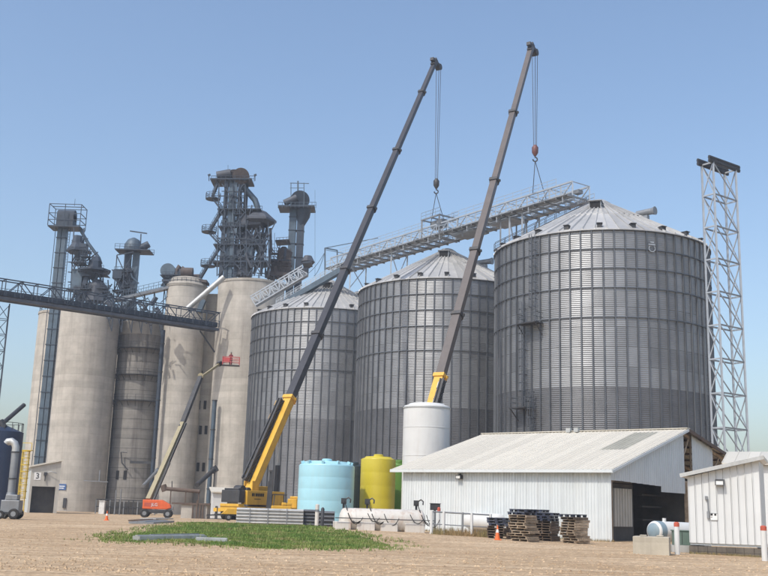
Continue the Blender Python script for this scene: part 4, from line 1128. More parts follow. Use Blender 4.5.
    for a in (-.42, .06, .42):
        MB().tube([drop + sx * a, hook + sx * a * .55 + Vector((0, 0, 1.0))], .04, 5).build('hoist_rope', 'rope', t)
    hb = MB().tube([hook + Vector((0, 0, z)) for z in (1.1, .7, -.1, -.6)], [.2, .48, .46, .16], 12).bar(hook + Vector((-.4, 0, .3)), hook + Vector((.4, 0, .3)), .55, .75).build('hook_block', hook_mat, t)
    MB().tube([hook + Vector((math.sin(a) * .32, 0, -1.1 + math.cos(a) * .32)) for a in [R(x) for x in range(0, 300, 30)]], .1, 8).bar(hook + Vector((0, 0, -.5)), hook + Vector((0, 0, -.85)), .15).build('hook', 'dark_steel', hb)
    for q in sling_to: MB().tube([hook + Vector((0, 0, -1.35)), q], .055, 5).build('sling', 'rope', t)
    return t
def CWt(px, py, v):   # catwalk point nearest photo column px
    best = min((abs((at(px, py, CW(s / 4, v, 0).y)).x - CW(s / 4, v, 0).x), s / 4) for s in range(0, 260))
    return CW(best[1], v, ZC + 2.1)
p1, t1 = at(251, 491, 118), at(435, 63, 155)
def cuts_for(p, q, ys):
    res = []
    for y in ys:
        lo, hi = 0.0, 1.0
        for _ in range(30):
            m_ = (lo + hi) / 2; P_ = p.lerp(q, m_); v_ = P_ - EYE
            py = 288 - FPX * v_.dot(_U) / v_.dot(_F)
            if py > y: lo = m_
            else: hi = m_
        res.append(lo)
    return res
mobile_crane('yellow crane with black boom standing left of the pale blue tank', p1, t1, cuts_for(p1, t1, (398, 334, 269, 208, 150, 92)), at(440, 185, 156).z,
             [CWt(431, 214, 1.7), CWt(447, 214, -1.7)], 'boom_black', 'dark_steel', True)
p2, t2_ = at(410, 491, 110), at(531.5, 48, 139)
mobile_crane('crane with bronze boom rising from behind the tall white tank', p2, t2_, cuts_for(p2, t2_, (376, 314, 250, 180, 112)), at(538, 152, 140).z,
             [CWt(533, 190, 1.7), CWt(546, 190, -1.7)], 'boom_bronze', 'hook_red', False, 1)

# ================================================================ FORKLIFT BESIDE THE LEFT CRANE
fk = at(279, 505, 116); z0 = hgt(fk.x, 116); ff = Frame((fk.x, 116, z0), R(18))
t = thing('forklift', 'yellow forklift with a tall black mast beside the left crane', 'forklift', (fk.x, 116, z0))
MB().box(-1.0, 1.3, -.7, .7, .55, 1.75, ff).box(.2, 1.35, -.65, .65, 1.75, 2.1, ff).build('body', 'crane_yellow', t, bevel=.1)
mb = MB()
for s in (-.45, .45): mb.bar(ff(-1.15, s, .2), ff(-1.0, s, 5.6), .24, .22); mb.bar(ff(-1.35, s * .8, .3), ff(-1.2, s * .8, 4.4), .14)
for z in (.5, 2.0, 3.6, 5.5): mb.bar(ff(-1.1, -.5, z), ff(-1.1, .5, z), .18)
mb.build('mast', 'dark_steel', t)
mb = MB()
for s in (-.35, .35): mb.bar(ff(-1.4, s, .25), ff(-2.6, s, .25), .14, .07); mb.bar(ff(-1.4, s, .25), ff(-1.4, s, 1.2), .12)
mb.build('forks', 'dark_steel', t)
mb = MB()
for x in (-.75, .7):
    for s in (-.6, .6): mb.bar(ff(x, s, 1.75), ff(x * .9, s, 2.9), .09)
mb.bar(ff(-.8, 0, 2.93), ff(.75, 0, 2.93), 1.35, .1); mb.build('overhead_guard', 'dark_steel', t)
for x, r_ in ((-.7, .42), (.85, .38)):
    for s in (-1, 1): wheel(t, ff(x, s * .66, r_), r_, .3, ff.y)

# ================================================================ BOOM LIFT AND THE WORKER IN ITS BASKET
b0 = at(157, 509, 125); z0 = hgt(b0.x, 125); bf = Frame((b0.x, 125, z0), R(8))
t = thing('boom_lift', 'orange boom lift reaching up between the pale silos with a red basket', 'boom lift', (b0.x, 125, z0))
MB().box(-1.6, 1.7, -1.1, 1.1, .55, .95, bf).build('chassis', 'dark_steel', t, bevel=.05)
for x in (-1.35, 1.35):
    for s in (-1, 1): wheel(t, bf(x, s * 1.15, .5), .5, .4, bf.y)
tb = MB().prism([(-1.65, 1.0), (1.2, 1.0), (1.75, 1.2), (1.55, 1.6), (.6, 2.1), (-1.65, 2.1)], bf, -1.1, 1.1).build('turret', 'lift_orange', t, bevel=.08)
MB().box(-1.45, -.1, -1.112, -1.104, 1.3, 1.75, bf).build('decal_panel', 'red_paint', tb)
text_part('decal', 'JLG', .5, 'sign_white', tb, bf(-.25, -1.125, 1.52), bf.x)
MB().box(1.1, 1.9, -.9, .9, .95, 1.35, bf).build('tool_box', 'grey_steel', t)
q0, q1, q2, q3 = at(149, 500, 125), at(183, 423, 131), at(201, 376, 137), at(221, 363, 140)
MB().bar(q0, q1, .62, .7, .5, .58).build('boom_lower', 'lift_cream', t)
MB().bar(q0 + Vector((.5, -.3, -.3)), q0.lerp(q1, .5) + Vector((.45, -.3, -.3)), .22).build('boom_cylinder', 'dark_steel', t)
MB().bar(q0.lerp(q1, .05) + Vector((.5, -.1, 0)), q1 + Vector((.42, -.1, 0)), .12, .3).build('hose_track', 'dark_steel', t)
MB().bar(q1 - (q1 - q0) * .06, q2, .52, .6).build('boom_upper', 'dark_steel', t)
MB().bar(q2 - (q2 - q1) * .04, q3, .26, .3).tube([q2 + Vector((0, -.4, 0)), q2 + Vector((0, .4, 0))], .38, 12).build('jib', 'lift_cream', t)
MB().bar(q3 - (q3 - q2) * .12, q3, .5, .6).build('jib_head', 'dark_steel', t)
kf = Frame(at(222.5, 364.8, 140), R(6)); kb = kf.o.copy(); kf.o.z = 0; kz = kb.z
bk = MB().box(-.05, 2.35, -.5, .5, kz - .12, kz, kf).build('basket_floor', 'dark_steel', t)
mb = MB()
for x in (0, 1.15, 2.3):
    for y in (-.5, .5): mb.bar(kf(x, y, kz), kf(x, y, kz + 1.1), .07)
for h in (.38, .74, 1.1):
    for y in (-.5, .5): mb.bar(kf(0, y, kz + h), kf(2.3, y, kz + h), .07)
    for x in (0, 2.3): mb.bar(kf(x, -.5, kz + h), kf(x, .5, kz + h), .07)
mb.build('basket_rail', 'basket_red', t)
MB().box(.1, 1.0, -.54, -.50, kz + .35, kz + 1.0, kf).build('control_panel', 'basket_red', t)
# worker: one continuous skinned figure, hands on the rail
def person(label, foot, ang):
    pf = Frame(foot, ang)
    J = {'pel': (0, 0, .95), 'chest': (.02, 0, 1.32), 'neck': (.03, 0, 1.5), 'head': (.06, 0, 1.6), 'crown': (.06, 0, 1.76),
         'lh': (0, .1, .9), 'lk': (.05, .12, .5), 'la': (0, .12, .08), 'lt': (.15, .13, .04), 'rh': (0, -.1, .9), 'rk': (.04, -.12, .5), 'ra': (-.02, -.12, .08), 'rt': (.13, -.13, .04),
         'ls': (.02, .19, 1.42), 'le': (.14, .27, 1.18), 'lw': (.36, .2, 1.12), 'lf': (.45, .19, 1.11), 'rs': (.02, -.19, 1.42), 're': (.14, -.27, 1.18), 'rw': (.36, -.2, 1.12), 'rf': (.45, -.19, 1.11)}
    rad = {'pel': .15, 'chest': .17, 'neck': .065, 'head': .10, 'crown': .085, 'lh': .10, 'rh': .10, 'lk': .07, 'rk': .07, 'la': .05, 'ra': .05, 'lt': .045, 'rt': .045, 'ls': .075, 'rs': .075, 'le': .052, 're': .052, 'lw': .036, 'rw': .036, 'lf': .04, 'rf': .04}
    E_ = [('pel', 'chest'), ('chest', 'neck'), ('neck', 'head'), ('head', 'crown'), ('pel', 'lh'), ('lh', 'lk'), ('lk', 'la'), ('la', 'lt'), ('pel', 'rh'), ('rh', 'rk'), ('rk', 'ra'), ('ra', 'rt'), ('chest', 'ls'), ('ls', 'le'), ('le', 'lw'), ('lw', 'lf'), ('chest', 'rs'), ('rs', 're'), ('re', 'rw'), ('rw', 'rf')]
    ks = list(J); me = bpy.data.meshes.new('person')
    me.from_pydata([pf(*J[k]) - Vector(foot) for k in ks], [(ks.index(a), ks.index(b_)) for a, b_ in E_], [])
    o = bpy.data.objects.new('person', me); col.objects.link(o); o.location = foot
    md = o.modifiers.new('skin', 'SKIN'); sk = me.skin_vertices[0].data if me.skin_vertices else None
    if sk is None:
        bm_ = __import__('bmesh').new(); bm_.from_mesh(me); bm_.verts.layers.skin.verify(); bm_.to_mesh(me); bm_.free(); sk = me.skin_vertices[0].data
    for i, k in enumerate(ks): sk[i].radius = (rad[k], rad[k]); sk[i].use_root = (k == 'pel')
    o.modifiers.new('sub', 'SUBSURF').levels = 1
    me.materials.append(M['cloth_red']); ROOT[o.name] = Vector(foot)
    tag(o, label, 'person')
    f = Vector(foot)
    h = MB().tube([pf(.06, 0, 1.70), pf(.06, 0, 1.78), pf(.06, 0, 1.85)], [.135, .125, .05], 12).box(.06, .24, -.1, .1, 1.70, 1.715, pf).build('hard_hat', 'hat_grey', o)
    fc = MB().tube([pf(.07, 0, 1.50), pf(.085, 0, 1.58), pf(.08, 0, 1.69)], [.06, .098, .105], 12).tube([pf(.16, 0, 1.62), pf(.205, 0, 1.585)], [.016, .022], 6).build('face', 'skin', o)
    MB().box(.178, .19, .025, .05, 1.625, 1.64, pf).box(.178, .19, -.05, -.025, 1.625, 1.64, pf).box(.172, .184, -.03, .03, 1.545, 1.553, pf).build('eyes_and_mouth', 'ink', fc)
    MB().tube([pf(.06, .10, 1.59), pf(.06, .118, 1.62)], .02, 6).tube([pf(.06, -.10, 1.59), pf(.06, -.118, 1.62)], .02, 6).build('ears', 'skin', fc)
    MB().tube([pf(0, .1, .98), pf(.02, .11, .8), pf(.05, .12, .5), pf(0, .12, .1)], [.115, .11, .085, .07], 10).tube([pf(0, -.1, .98), pf(.02, -.11, .8), pf(.04, -.12, .5), pf(-.02, -.12, .1)], [.115, .11, .085, .07], 10).build('trousers', 'cloth_dark', o)
    for s in (1, -1):
        mb = MB()
        for k in range(4): mb.tube([pf(.43, s * (.165 + k * .02), 1.13), pf(.49, s * (.165 + k * .02), 1.135), pf(.515, s * (.165 + k * .02), 1.10)], [.011, .01, .008], 6)
        mb.tube([pf(.40, s * .16, 1.115), pf(.45, s * .14, 1.09), pf(.48, s * .145, 1.085)], [.013, .011, .009], 6)
        mb.build('hand', 'skin', o)
    return o
person('worker in a hard hat standing in the red lift basket', kf(1.1, .02, kz), R(-84))

# ================================================================ TANKS
def poly_tank(name, label, px0, px1, pytop, Y, mat, dome=.45, ribs=True, lid=True, cat='tank', group=None):
    a, b_ = at(px0, 490, Y), at(px1, 490, Y); r = (b_.x - a.x) / 2; x = (a.x + b_.x) / 2; zt = at((px0 + px1) / 2, pytop, Y).z; z0 = hgt(x, Y)
    t = thing(name, label, cat, (x, Y, z0), group)
    prof = [(r * .98, z0), (r, z0 + .08)]
    H_ = zt - dome - z0; k = 0
    nb_ = 5
    for i in range(nb_):
        za = z0 + .08 + H_ * (i / nb_); zb_ = z0 + .08 + H_ * ((i + 1) / nb_)
        if ribs: prof += [(r, za + .05), (r, zb_ - .10), (r * .997, zb_ - .06), (r * .997, zb_ - .02)]
        else: prof += [(r, zb_ - .1)]
    prof += [(r, zt - dome), (r * .965, zt - dome * .72), (r * .80, zt - dome * .45), (r * .74, zt - dome * .12), (r * .45, zt - .03), (.02, zt)]
    MB().lathe(prof, (x, Y, 0), 56).build('shell', mat, t)
    if lid:
        MB().lathe([(.45, zt - .12), (.45, zt + .12), (.36, zt + .18), (.01, zt + .2)], (x, Y - .3, 0), 20).build('lid', mat, t)
        for k in range(10 if mat == 'poly_blue' else 0):
            a_ = 2 * PI * k / 10 + .2; c_ = Vector((x + r * .88 * math.cos(a_), Y + r * .88 * math.sin(a_), zt - dome * .5))
            MB().bar(c_ - Vector((.14 * math.cos(a_), .14 * math.sin(a_), -.12)), c_ + Vector((.14 * math.cos(a_), .14 * math.sin(a_), .05)), .2, .22).build('lifting_lug', mat, t)
    MB().tube([(x, Y - r - .25, z0 + .4), (x, Y - r + .1, z0 + .4)], .12, 10).build('outlet', 'dark_steel', t)
    return t, x, r, zt
poly_tank('storage_tank', 'pale blue plastic tank with a stepped dome top', 298, 354, 461, 92, 'poly_blue', .5)
poly_tank('storage_tank', 'yellow plastic tank between the pale blue tank and the green tank', 360, 395, 456.5, 95, 'poly_yellow', .35)
poly_tank('storage_tank', 'dark plastic tank half hidden behind the pale blue tank', 344, 362.5, 464, 98, 'poly_dark', .3)
poly_tank('storage_tank', 'green tank glimpsed at the left end of the white barn', 390, 408, 462, 99, 'poly_green', .3, False)
t, x, r, zt = poly_tank('storage_tank', 'tall smooth white cylindrical tank behind the barn roof', 401.5, 449, 403.5, 88, 'tank_white', .35, False, False)
for z in (3.2, 6.0, 8.4): MB().lathe([(r, z), (r + .02, z), (r + .02, z + .06), (r, z + .06)], (x, 88, 0), 56).build('weld_seam', 'tank_white', t)
MB().lathe([(r, zt - .5), (r + .05, zt - .5), (r + .05, zt - .38), (r, zt - .38)], (x, 88, 0), 56).build('top_angle', 'pale_steel', t)
# navy tank at the left edge with its spout
p = at(2, 470, 118); r = 2.0; zt = at(8, 432, 118).z; x = at(18.5, 470, 118).x - 2.9; z0 = hgt(x, 118)
t = thing('navy_tank', 'navy blue steel tank cut by the left edge of the picture', 'tank', (x, 118, z0))
MB().lathe([(2.9, z0), (2.9, zt), (2.6, zt + .1), (.4, zt + 1.0), (.01, zt + 1.0)], (x, 118, 0), 48).build('shell', 'tank_navy', t)
for z in (2.2, 4.4, 6.6): MB().lathe([(2.9, z), (2.94, z), (2.94, z + .08), (2.9, z + .08)], (x, 118, 0), 48).build('seam', 'tank_navy', t)
mb = MB(); n = 20; ps = [Vector((x + 2.8 * math.cos(2 * PI * k / n), 118 + 2.8 * math.sin(2 * PI * k / n), zt + .1)) for k in range(n)]
for k in range(n): mb.bar(ps[k], ps[k] + Vector((0, 0, .9)), .06); mb.bar(ps[k] + Vector((0, 0, .9)), ps[(k + 1) % n] + Vector((0, 0, .9)), .06)
mb.build('handrail', 'dark_steel', t)
MB().tube([at(2, 424, 117), at(24, 405, 121)], .26, 10).tube([at(0, 421, 117), at(4, 428, 117)], .4, 10).build('spout', 'dark_steel', t)
# grain vacuum cart with a tall pipe
v0 = gr(9, 519); vf = Frame(v0, R(6)); Yv = v0.y
t = thing('grain_vacuum', 'grey machine on wheels with a tall pipe and pale elbow at far left', 'grain vacuum', v0)
MB().box(-.55, .75, -.6, .6, .45, 1.35, vf).box(-.3, .55, -.45, .45, 1.35, 1.75, vf).build('engine_box', 'grey_steel', t, bevel=.05)
MB().box(-.6, .8, -.65, .65, .35, .45, vf).build('chassis', 'dark_steel', t)
for s in (-1, 1):
    wheel(t, vf(.45, s * .72, .38), .38, .24, vf.y); wheel(t, vf(-.5, s * .72, .3), .3, .2, vf.y)
a = at(15, 500, Yv); b_ = at(15, 452, Yv)
zt_ = at(14, 452, Yv).z; xp = at(13, 475, Yv).x
MB().tube([(xp, Yv, v0.z + 1.7), (xp, Yv, zt_)], .27, 14).tube([(xp, Yv, v0.z + 1.3), (xp, Yv, v0.z + 1.9)], [.4, .3], 14).build('riser_pipe', 'grey_steel', t)
MB().tube([(xp, Yv, zt_), (xp, Yv, zt_ + .35), (xp - .12, Yv, zt_ + .62), (xp - .38, Yv, zt_ + .78), (xp - .62, Yv, zt_ + .74), (xp - .72, Yv, zt_ + .6)], [.27, .27, .27, .27, .27, .25], 14).build('elbow', 'pale_steel', t)
for z in (zt_, v0.z + 2.9): MB().tube([(xp, Yv, z - .04), (xp, Yv, z + .04)], .32, 14).build('clamp_ring', 'dark_steel', t)
# yellow caged ladder
YL = 150; la, lb = at(23.5, 508, YL), at(23.5, 450, YL)
t = thing('caged_ladder', 'yellow caged ladder standing beside the drive-through marked 3', 'ladder', (la.x, YL, hgt(la.x, YL)))
xl = at(23.5, 480, YL).x; z0 = hgt(xl, YL)
for s in (-.42, .42): barobj('rail', t, (xl + s, YL, z0), (xl + s, YL, lb.z), .12, .12, 'safety_yellow')
z = z0 + .4
while z < lb.z: barobj('rung', t, (xl - .42, YL, z), (xl + .42, YL, z), .07, .07, 'safety_yellow'); z += .5
z = z0 + 2.2; mb = MB()
while z < lb.z + .1:
    pts = [Vector((xl + .62 * math.cos(q), YL - .62 * math.sin(q), z)) for q in [PI * i / 8 for i in range(9)]]
    for a_, b_ in zip(pts, pts[1:]): mb.bar(a_, b_, .07, .1)
    z += .95
for q in (.3, .9, 1.57, 2.2, 2.8): mb.bar((xl + .62 * math.cos(q), YL - .62 * math.sin(q), z0 + 2.2), (xl + .62 * math.cos(q), YL - .62 * math.sin(q), lb.z), .06)
mb.build('cage', 'safety_yellow', t)
MB().box(xl - .5, xl + .9, YL - .6, YL + .5, lb.z - .1, lb.z, WORLD).bar((xl + .9, YL - .6, lb.z), (xl + .9, YL - .6, lb.z + 1), .08).bar((xl - .5, YL - .6, lb.z), (xl - .5, YL - .6, lb.z + 1), .08).bar((xl - .5, YL - .6, lb.z + 1), (xl + .9, YL - .6, lb.z + 1), .08).build('top_platform', 'safety_yellow', t)

# ================================================================ WHITE BARN
def rib_sheet(w, h, nr, depth=.035, rw=.05):
    """ribbed steel sheet in local x (0..w), z (0..h), ribs toward -y"""
    xs_ = [(0, 0)]; p = w / nr
    for k in range(nr):
        c = p * (k + .5); xs_ += [(c - rw, 0), (c - rw * .45, -depth), (c + rw * .45, -depth), (c + rw, 0)]
    xs_ += [(w - .012, 0), (w - .012, .02)]
    vs = [(x, y, 0) for x, y in xs_] + [(x, y, h) for x, y in xs_]; n = len(xs_)
    return MB().add(vs, [(i, i + 1, n + i + 1, n + i) for i in range(n - 1)])
BO = Vector((14.41, 63.82, 0)); bf = Frame(BO, math.atan2(.773, .635))      # x across the gable, y along the wall
t = thing('white_barn', 'long low white metal barn with an open dark gable end', 'barn', BO)
BL = 16.35; EV = 4.38; RG = 11.5; RZ = 7.66; FG = 25.5; FZ = RZ - (FG - RG) * .185
n_p = 19; pw = BL / n_p
wall_me = make_data(rib_sheet(pw, EV, 4), 'siding_panel', 'white_siding')
def place(me, name, parent, p, xdir, zdir=Vector((0, 0, 1))):
    o = bpy.data.objects.new(name, me); col.objects.link(o); o.parent = parent
    x = Vector(xdir).normalized(); z = Vector(zdir).normalized(); y = z.cross(x)
    o.matrix_local = Matrix.Translation(Vector(p) - origin_of(parent)) @ Matrix(((x.x, y.x, z.x, 0), (x.y, y.y, z.y, 0), (x.z, y.z, z.z, 0), (0, 0, 0, 1)))
    return o
for k in range(n_p):   # long wall: sheets run from the far end to the near corner, ribs outward
    place(wall_me, 'siding_panel', t, bf(0, BL - k * pw, .02), -bf.y)
MB().box(.04, .14, .05, BL, 0, EV - .1, bf).build('wall_girts', 'wood_dark', t)
# roof sheets
rlen = math.hypot(RG + .45, (RZ - EV) * (RG + .45) / RG)
sl_near = (RZ - EV) / RG; zdn = Vector((bf.x.x, bf.x.y, sl_near)).normalized()
roof_me = make_data(rib_sheet(.92, rlen, 3, .03), 'roof_sheet', 'white_roof')
flen = math.hypot(FG - RG, RZ - FZ); zdf = Vector((-bf.x.x, -bf.x.y, .185)).normalized()
roof_far = make_data(rib_sheet(.92, flen, 3, .03), 'roof_sheet', 'white_roof')
nr_ = 19; y0 = -.3
hf = .46
roof_half = make_data(rib_sheet(.92, rlen * hf, 3, .03), 'roof_sheet', 'white_roof')
sky_half = make_data(rib_sheet(.92, rlen * .46, 3, .03), 'roof_sheet', 'skylight')
cap_bit = make_data(rib_sheet(.92, rlen * .08, 3, .03), 'roof_sheet', 'white_roof')
for k in range(nr_):
    yy = y0 + (k + 1) * .92
    p = bf(-.45, yy, EV - .45 * sl_near + .10)
    if k in (2, 3):
        place(roof_half, 'roof_sheet', t, p, -bf.y, zdn)
        o = place(sky_half, 'skylight', t, p + zdn * (rlen * hf), -bf.y, zdn); o['label'] = 'dull brown translucent roof panel'
        place(cap_bit, 'roof_sheet', t, p + zdn * (rlen * (hf + .46)), -bf.y, zdn)
    else: place(roof_me, 'roof_sheet', t, p, -bf.y, zdn)
    place(roof_far, 'roof_sheet', t, bf(FG, yy - .92, FZ + .10), bf.y, zdf)
YE = y0 + nr_ * .92
MB().bar(bf(RG, y0 - .02, RZ + .13), bf(RG, YE + .02, RZ + .13), .5, .05).build('ridge_cap', 'white_roof', t)
MB().box(-.5, -.44, y0, YE, EV - .22, EV - .02, bf).build('eave_trim', 'white_siding', t)
# gable: sheets above the opening, gaps where sheets are gone
def roofz(g_): return EV + g_ * sl_near if g_ <= RG else RZ - (g_ - RG) * .185
spans = [(0.0, .92, 3.72)] + [(.92 + .92 * k, .92 * (k + 2), 3.72 - .02 * k) for k in range(7)] + [(7.36 + .98 * k, 7.36 + .98 * (k + 1), 3.22) for k in range(4)] + [(12.75 + .95 * k, 12.75 + .95 * (k + 1), 3.3) for k in range(4)]
for g0, g1, zb_ in spans:
    mb = MB(); za, zb2 = roofz(g0) - .06, roofz(g1) - .06
    mb.hexa([bf(g0, 0, zb_), bf(g1 - .015, 0, zb_), bf(g1 - .015, .04, zb_), bf(g0, .04, zb_), bf(g0, 0, za), bf(g1 - .015, 0, zb2), bf(g1 - .015, .04, zb2), bf(g0, .04, za)])
    for q in (.2, .5, .8):
        gm_ = g0 + (g1 - g0) * q; mb.bar(bf(gm_, -.006, zb_ + .01), bf(gm_, -.006, roofz(gm_) - .07), .018, .03)
    mb.build('gable_sheet', 'white_siding', t)
MB().bar(bf(-.5, y0 - .03, EV - .5 * sl_near - .02), bf(RG, y0 - .03, RZ - .02), .06, .16).build('barge_board', 'white_siding', t)
MB().bar(bf(RG, y0 - .03, RZ - .02), bf(FG, y0 - .03, FZ - .02), .06, .24).build('barge_board', 'trim_rust', t)
mb = MB()
for k in range(13): g_ = k * 2.0 + .3; mb.bar(bf(g_, y0, roofz(g_) - .0), bf(g_, BL, roofz(g_) - .0), .09, .14)
mb.build('purlins', 'wood_dark', t, 'stuff')
for yy in (.25, 4.4, 8.6, 12.8):
    mb = MB()
    mb.bar(bf(.1, yy, 4.0), bf(FG, yy, 4.0), .1, .25); mb.bar(bf(.1, yy, 4.2), bf(RG, yy, RZ - .18), .1, .22); mb.bar(bf(RG, yy, RZ - .18), bf(FG, yy, FZ - .18), .1, .22)
    for g_ in (3.4, 6.8, 10.2, 13.0, 15.9, 18.8, 21.6):
        mb.bar(bf(g_, yy, 4.0), bf(g_, yy, roofz(g_) - .2), .09, .14)
        g2 = g_ + 2.6 if g_ < 21 else g_; mb.bar(bf(g_, yy, 4.0), bf(g2, yy, roofz(g2) - .2), .08, .12)
    mb.build('roof_truss', 'wood', t)
for g_ in (.15, 11.9, 17.3, FG - .2): MB().box(g_ - .12, g_ + .12, .06, .3, 0, 4.0, bf).build('post', 'wood', t)
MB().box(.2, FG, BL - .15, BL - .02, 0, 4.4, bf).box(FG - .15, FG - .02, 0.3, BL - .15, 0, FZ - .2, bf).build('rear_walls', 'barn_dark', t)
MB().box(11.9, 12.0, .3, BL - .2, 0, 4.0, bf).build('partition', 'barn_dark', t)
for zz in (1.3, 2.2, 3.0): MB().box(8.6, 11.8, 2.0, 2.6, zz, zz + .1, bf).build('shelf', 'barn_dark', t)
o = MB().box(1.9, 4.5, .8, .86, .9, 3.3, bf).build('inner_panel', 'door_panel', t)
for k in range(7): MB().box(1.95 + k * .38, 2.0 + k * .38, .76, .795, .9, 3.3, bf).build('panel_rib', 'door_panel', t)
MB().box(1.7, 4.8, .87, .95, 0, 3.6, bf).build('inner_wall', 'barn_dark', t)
# lamp under the eave
p = at(462, 473.5, 70.6)
lf = Frame((p.x, p.y, 0), math.atan2(-.773, .635) + PI / 2)
yl = min(range(0, 170), key=lambda k: abs(at(461, 473.5, bf(0, k / 10, 0).y).x - bf(0, k / 10, 0).x)) / 10
lm_ = MB().box(-.35, -.03, yl - .2, yl + .2, 3.72, 3.98, bf).bar(bf(-.02, yl, 4.05), bf(-.2, yl, 3.95), .1).build('wall_lamp', 'dark_steel', t)
MB().box(-.358, -.352, yl - .16, yl + .16, 3.75, 3.92, bf).build('lamp_lens', 'lamp_glass', lm_)
# ridge vent bits
for k, g_ in ((8.2, RG - .4), (8.9, RG - .35)): MB().box(g_ - .15, g_ + .15, k, k + .35, RZ + .02, RZ + .35, bf).build('roof_vent', 'pale_steel', t)

# ================================================================ SMALL WHITE SHED (right)
w0 = gr(690, 553.5); wf = Frame(w0, R(-23)); WW = 3.12; z0 = w0.z; WD = 4.2
t = thing('white_shed', 'small white lean-to shed with a grey sloping roof edge at right', 'shed', w0)
FH = .48; HL, HR = 3.42, 4.2
def wtop(x): return HL + (HR - HL) * x / WW
np_ = 10; pw = WW / np_
for k in range(np_):
    xa, xb_ = k * pw, (k + 1) * pw - .018
    mb = MB().hexa([wf(xa, 0, FH), wf(xb_, 0, FH), wf(xb_, .06, FH), wf(xa, .06, FH), wf(xa, 0, wtop(xa)), wf(xb_, 0, wtop(xb_)), wf(xb_, .06, wtop(xb_)), wf(xa, .06, wtop(xa))])
    mb.bar(wf(xa + .02, -.012, FH + .01), wf(xa + .02, -.012, wtop(xa) - .01), .035, .035)
    mb.build('siding_panel', 'white_shed', t)
for k in range(12):
    ya = .06 + k * .34
    MB().box(WW - .06, WW + .004, ya, ya + .325, FH, HR - .02, wf).build('side_panel', 'white_shed', t)
MB().box(.003, .06, .06, WD, FH, HL - .03, wf).box(.06, WW - .06, WD - .06, WD, FH, HL - .03, wf).build('rear_walls', 'white_shed', t)
MB().box(.02, WW - .02, .075, .09, FH - .1, HL, wf).build('backing', 'white_siding', t)
# rough block foundation
random.seed(11); x = -.03; k = 0
while x < WW:
    w_ = min(random.uniform(.36, .46), WW + .03 - x)
    for r_ in range(2): MB().box(x, x + w_ - .012, -.02 - random.random() * .02, .3, r_ * .235 - .12, r_ * .235 + .105, wf).build('foundation_block', 'foundation', t)
    x += w_
MB().box(WW - .25, WW + .02, .3, WD, -.12, FH - .02, wf).box(0, .25, .3, WD, -.12, FH - .02, wf).build('foundation_wall', 'foundation', t)
MB().hexa([wf(-.28, -.3, HL - .02), wf(WW + .22, -.3, wtop(WW + .22) + .0), wf(WW + .22, WD, wtop(WW + .22)), wf(-.28, WD, HL - .02), wf(-.28, -.3, HL + .12), wf(WW + .22, -.3, wtop(WW + .22) + .14), wf(WW + .22, WD, wtop(WW + .22) + .14), wf(-.28, WD, HL + .12)]).build('roof', 'white_roof', t)
MB().bar(wf(-.3, -.33, HL + .04), wf(WW + .24, -.33, wtop(WW + .24) + .06), .05, .17).build('fascia', 'pale_steel', t)
def wpx(px, py):
    """(x,z) on the shed front seen at (px,py)"""
    d = _F * FPX + _R * (px - 384) + _U * (288 - py); nrm = wf.y
    p = EYE + d * ((w0 - EYE).dot(nrm) / d.dot(nrm)); q = p - w0; return q.dot(wf.x), q.z
x, z = wpx(720, 482)
fl_ = MB().hexa([wf(x - .2, -.02, z - .12), wf(x + .2, -.02, z - .12), wf(x + .2, -.3, z - .16), wf(x - .2, -.3, z - .16)][::1] + [wf(x - .2, -.02, z + .12), wf(x + .2, -.02, z + .12), wf(x + .2, -.24, z + .06), wf(x - .2, -.24, z + .06)]).build('flood_lamp', 'dark_steel', t)
MB().hexa([wf(x - .15, -.305, z - .13), wf(x + .15, -.305, z - .13), wf(x + .15, -.30, z - .13), wf(x - .15, -.30, z - .13), wf(x - .15, -.262, z + .03), wf(x + .15, -.262, z + .03), wf(x + .15, -.255, z + .03), wf(x - .15, -.255, z + .03)]).build('lamp_lens', 'lamp_glass', fl_)
x0_, za = wpx(706.5, 497); x1_, zb_ = wpx(708, 518)
mb = MB().tube([wf(x0_ - .04, -.06, za), wf(x0_ + .05, -.06, za - .06), wf(x0_ + .06, -.06, zb_ + .1)], .025, 6).box(x0_ - .06, x0_ + .05, -.1, -.01, za - .12, za + .04, wf).box(x0_, x0_ + .1, -.11, -.01, zb_ - .02, zb_ + .3, wf); mb.build('conduit', 'grey_steel', t)
xa, za = wpx(710, 513); xb_, zb_ = wpx(718, 520.5)
sg = MB().box(xa, xb_, -.035, -.02, zb_, za, wf).build('wall_notice', 'sign_white', t)
for q0, q1, r0, r1 in ((0, 1, .93, 1), (0, 1, 0, .05), (.95, 1, 0, 1), (0, .05, 0, 1)):
    MB().box(xa + (xb_ - xa) * q0, xa + (xb_ - xa) * q1, -.042, -.037, zb_ + (za - zb_) * r0, zb_ + (za - zb_) * r1, wf).build('notice_border', 'grey_steel', sg)
for q0, q1 in ((.08, .36), (.55, .82)): MB().box(xa + (xb_ - xa) * q0, xa + (xb_ - xa) * q1, -.043, -.037, za - .11, za - .03, wf).build('notice_print', 'ink', sg)
MB().box(xa + (xb_ - xa) * .1, xa + (xb_ - xa) * .3, -.043, -.037, za - .2, za - .16, wf).build('notice_print', 'grey_steel', sg)
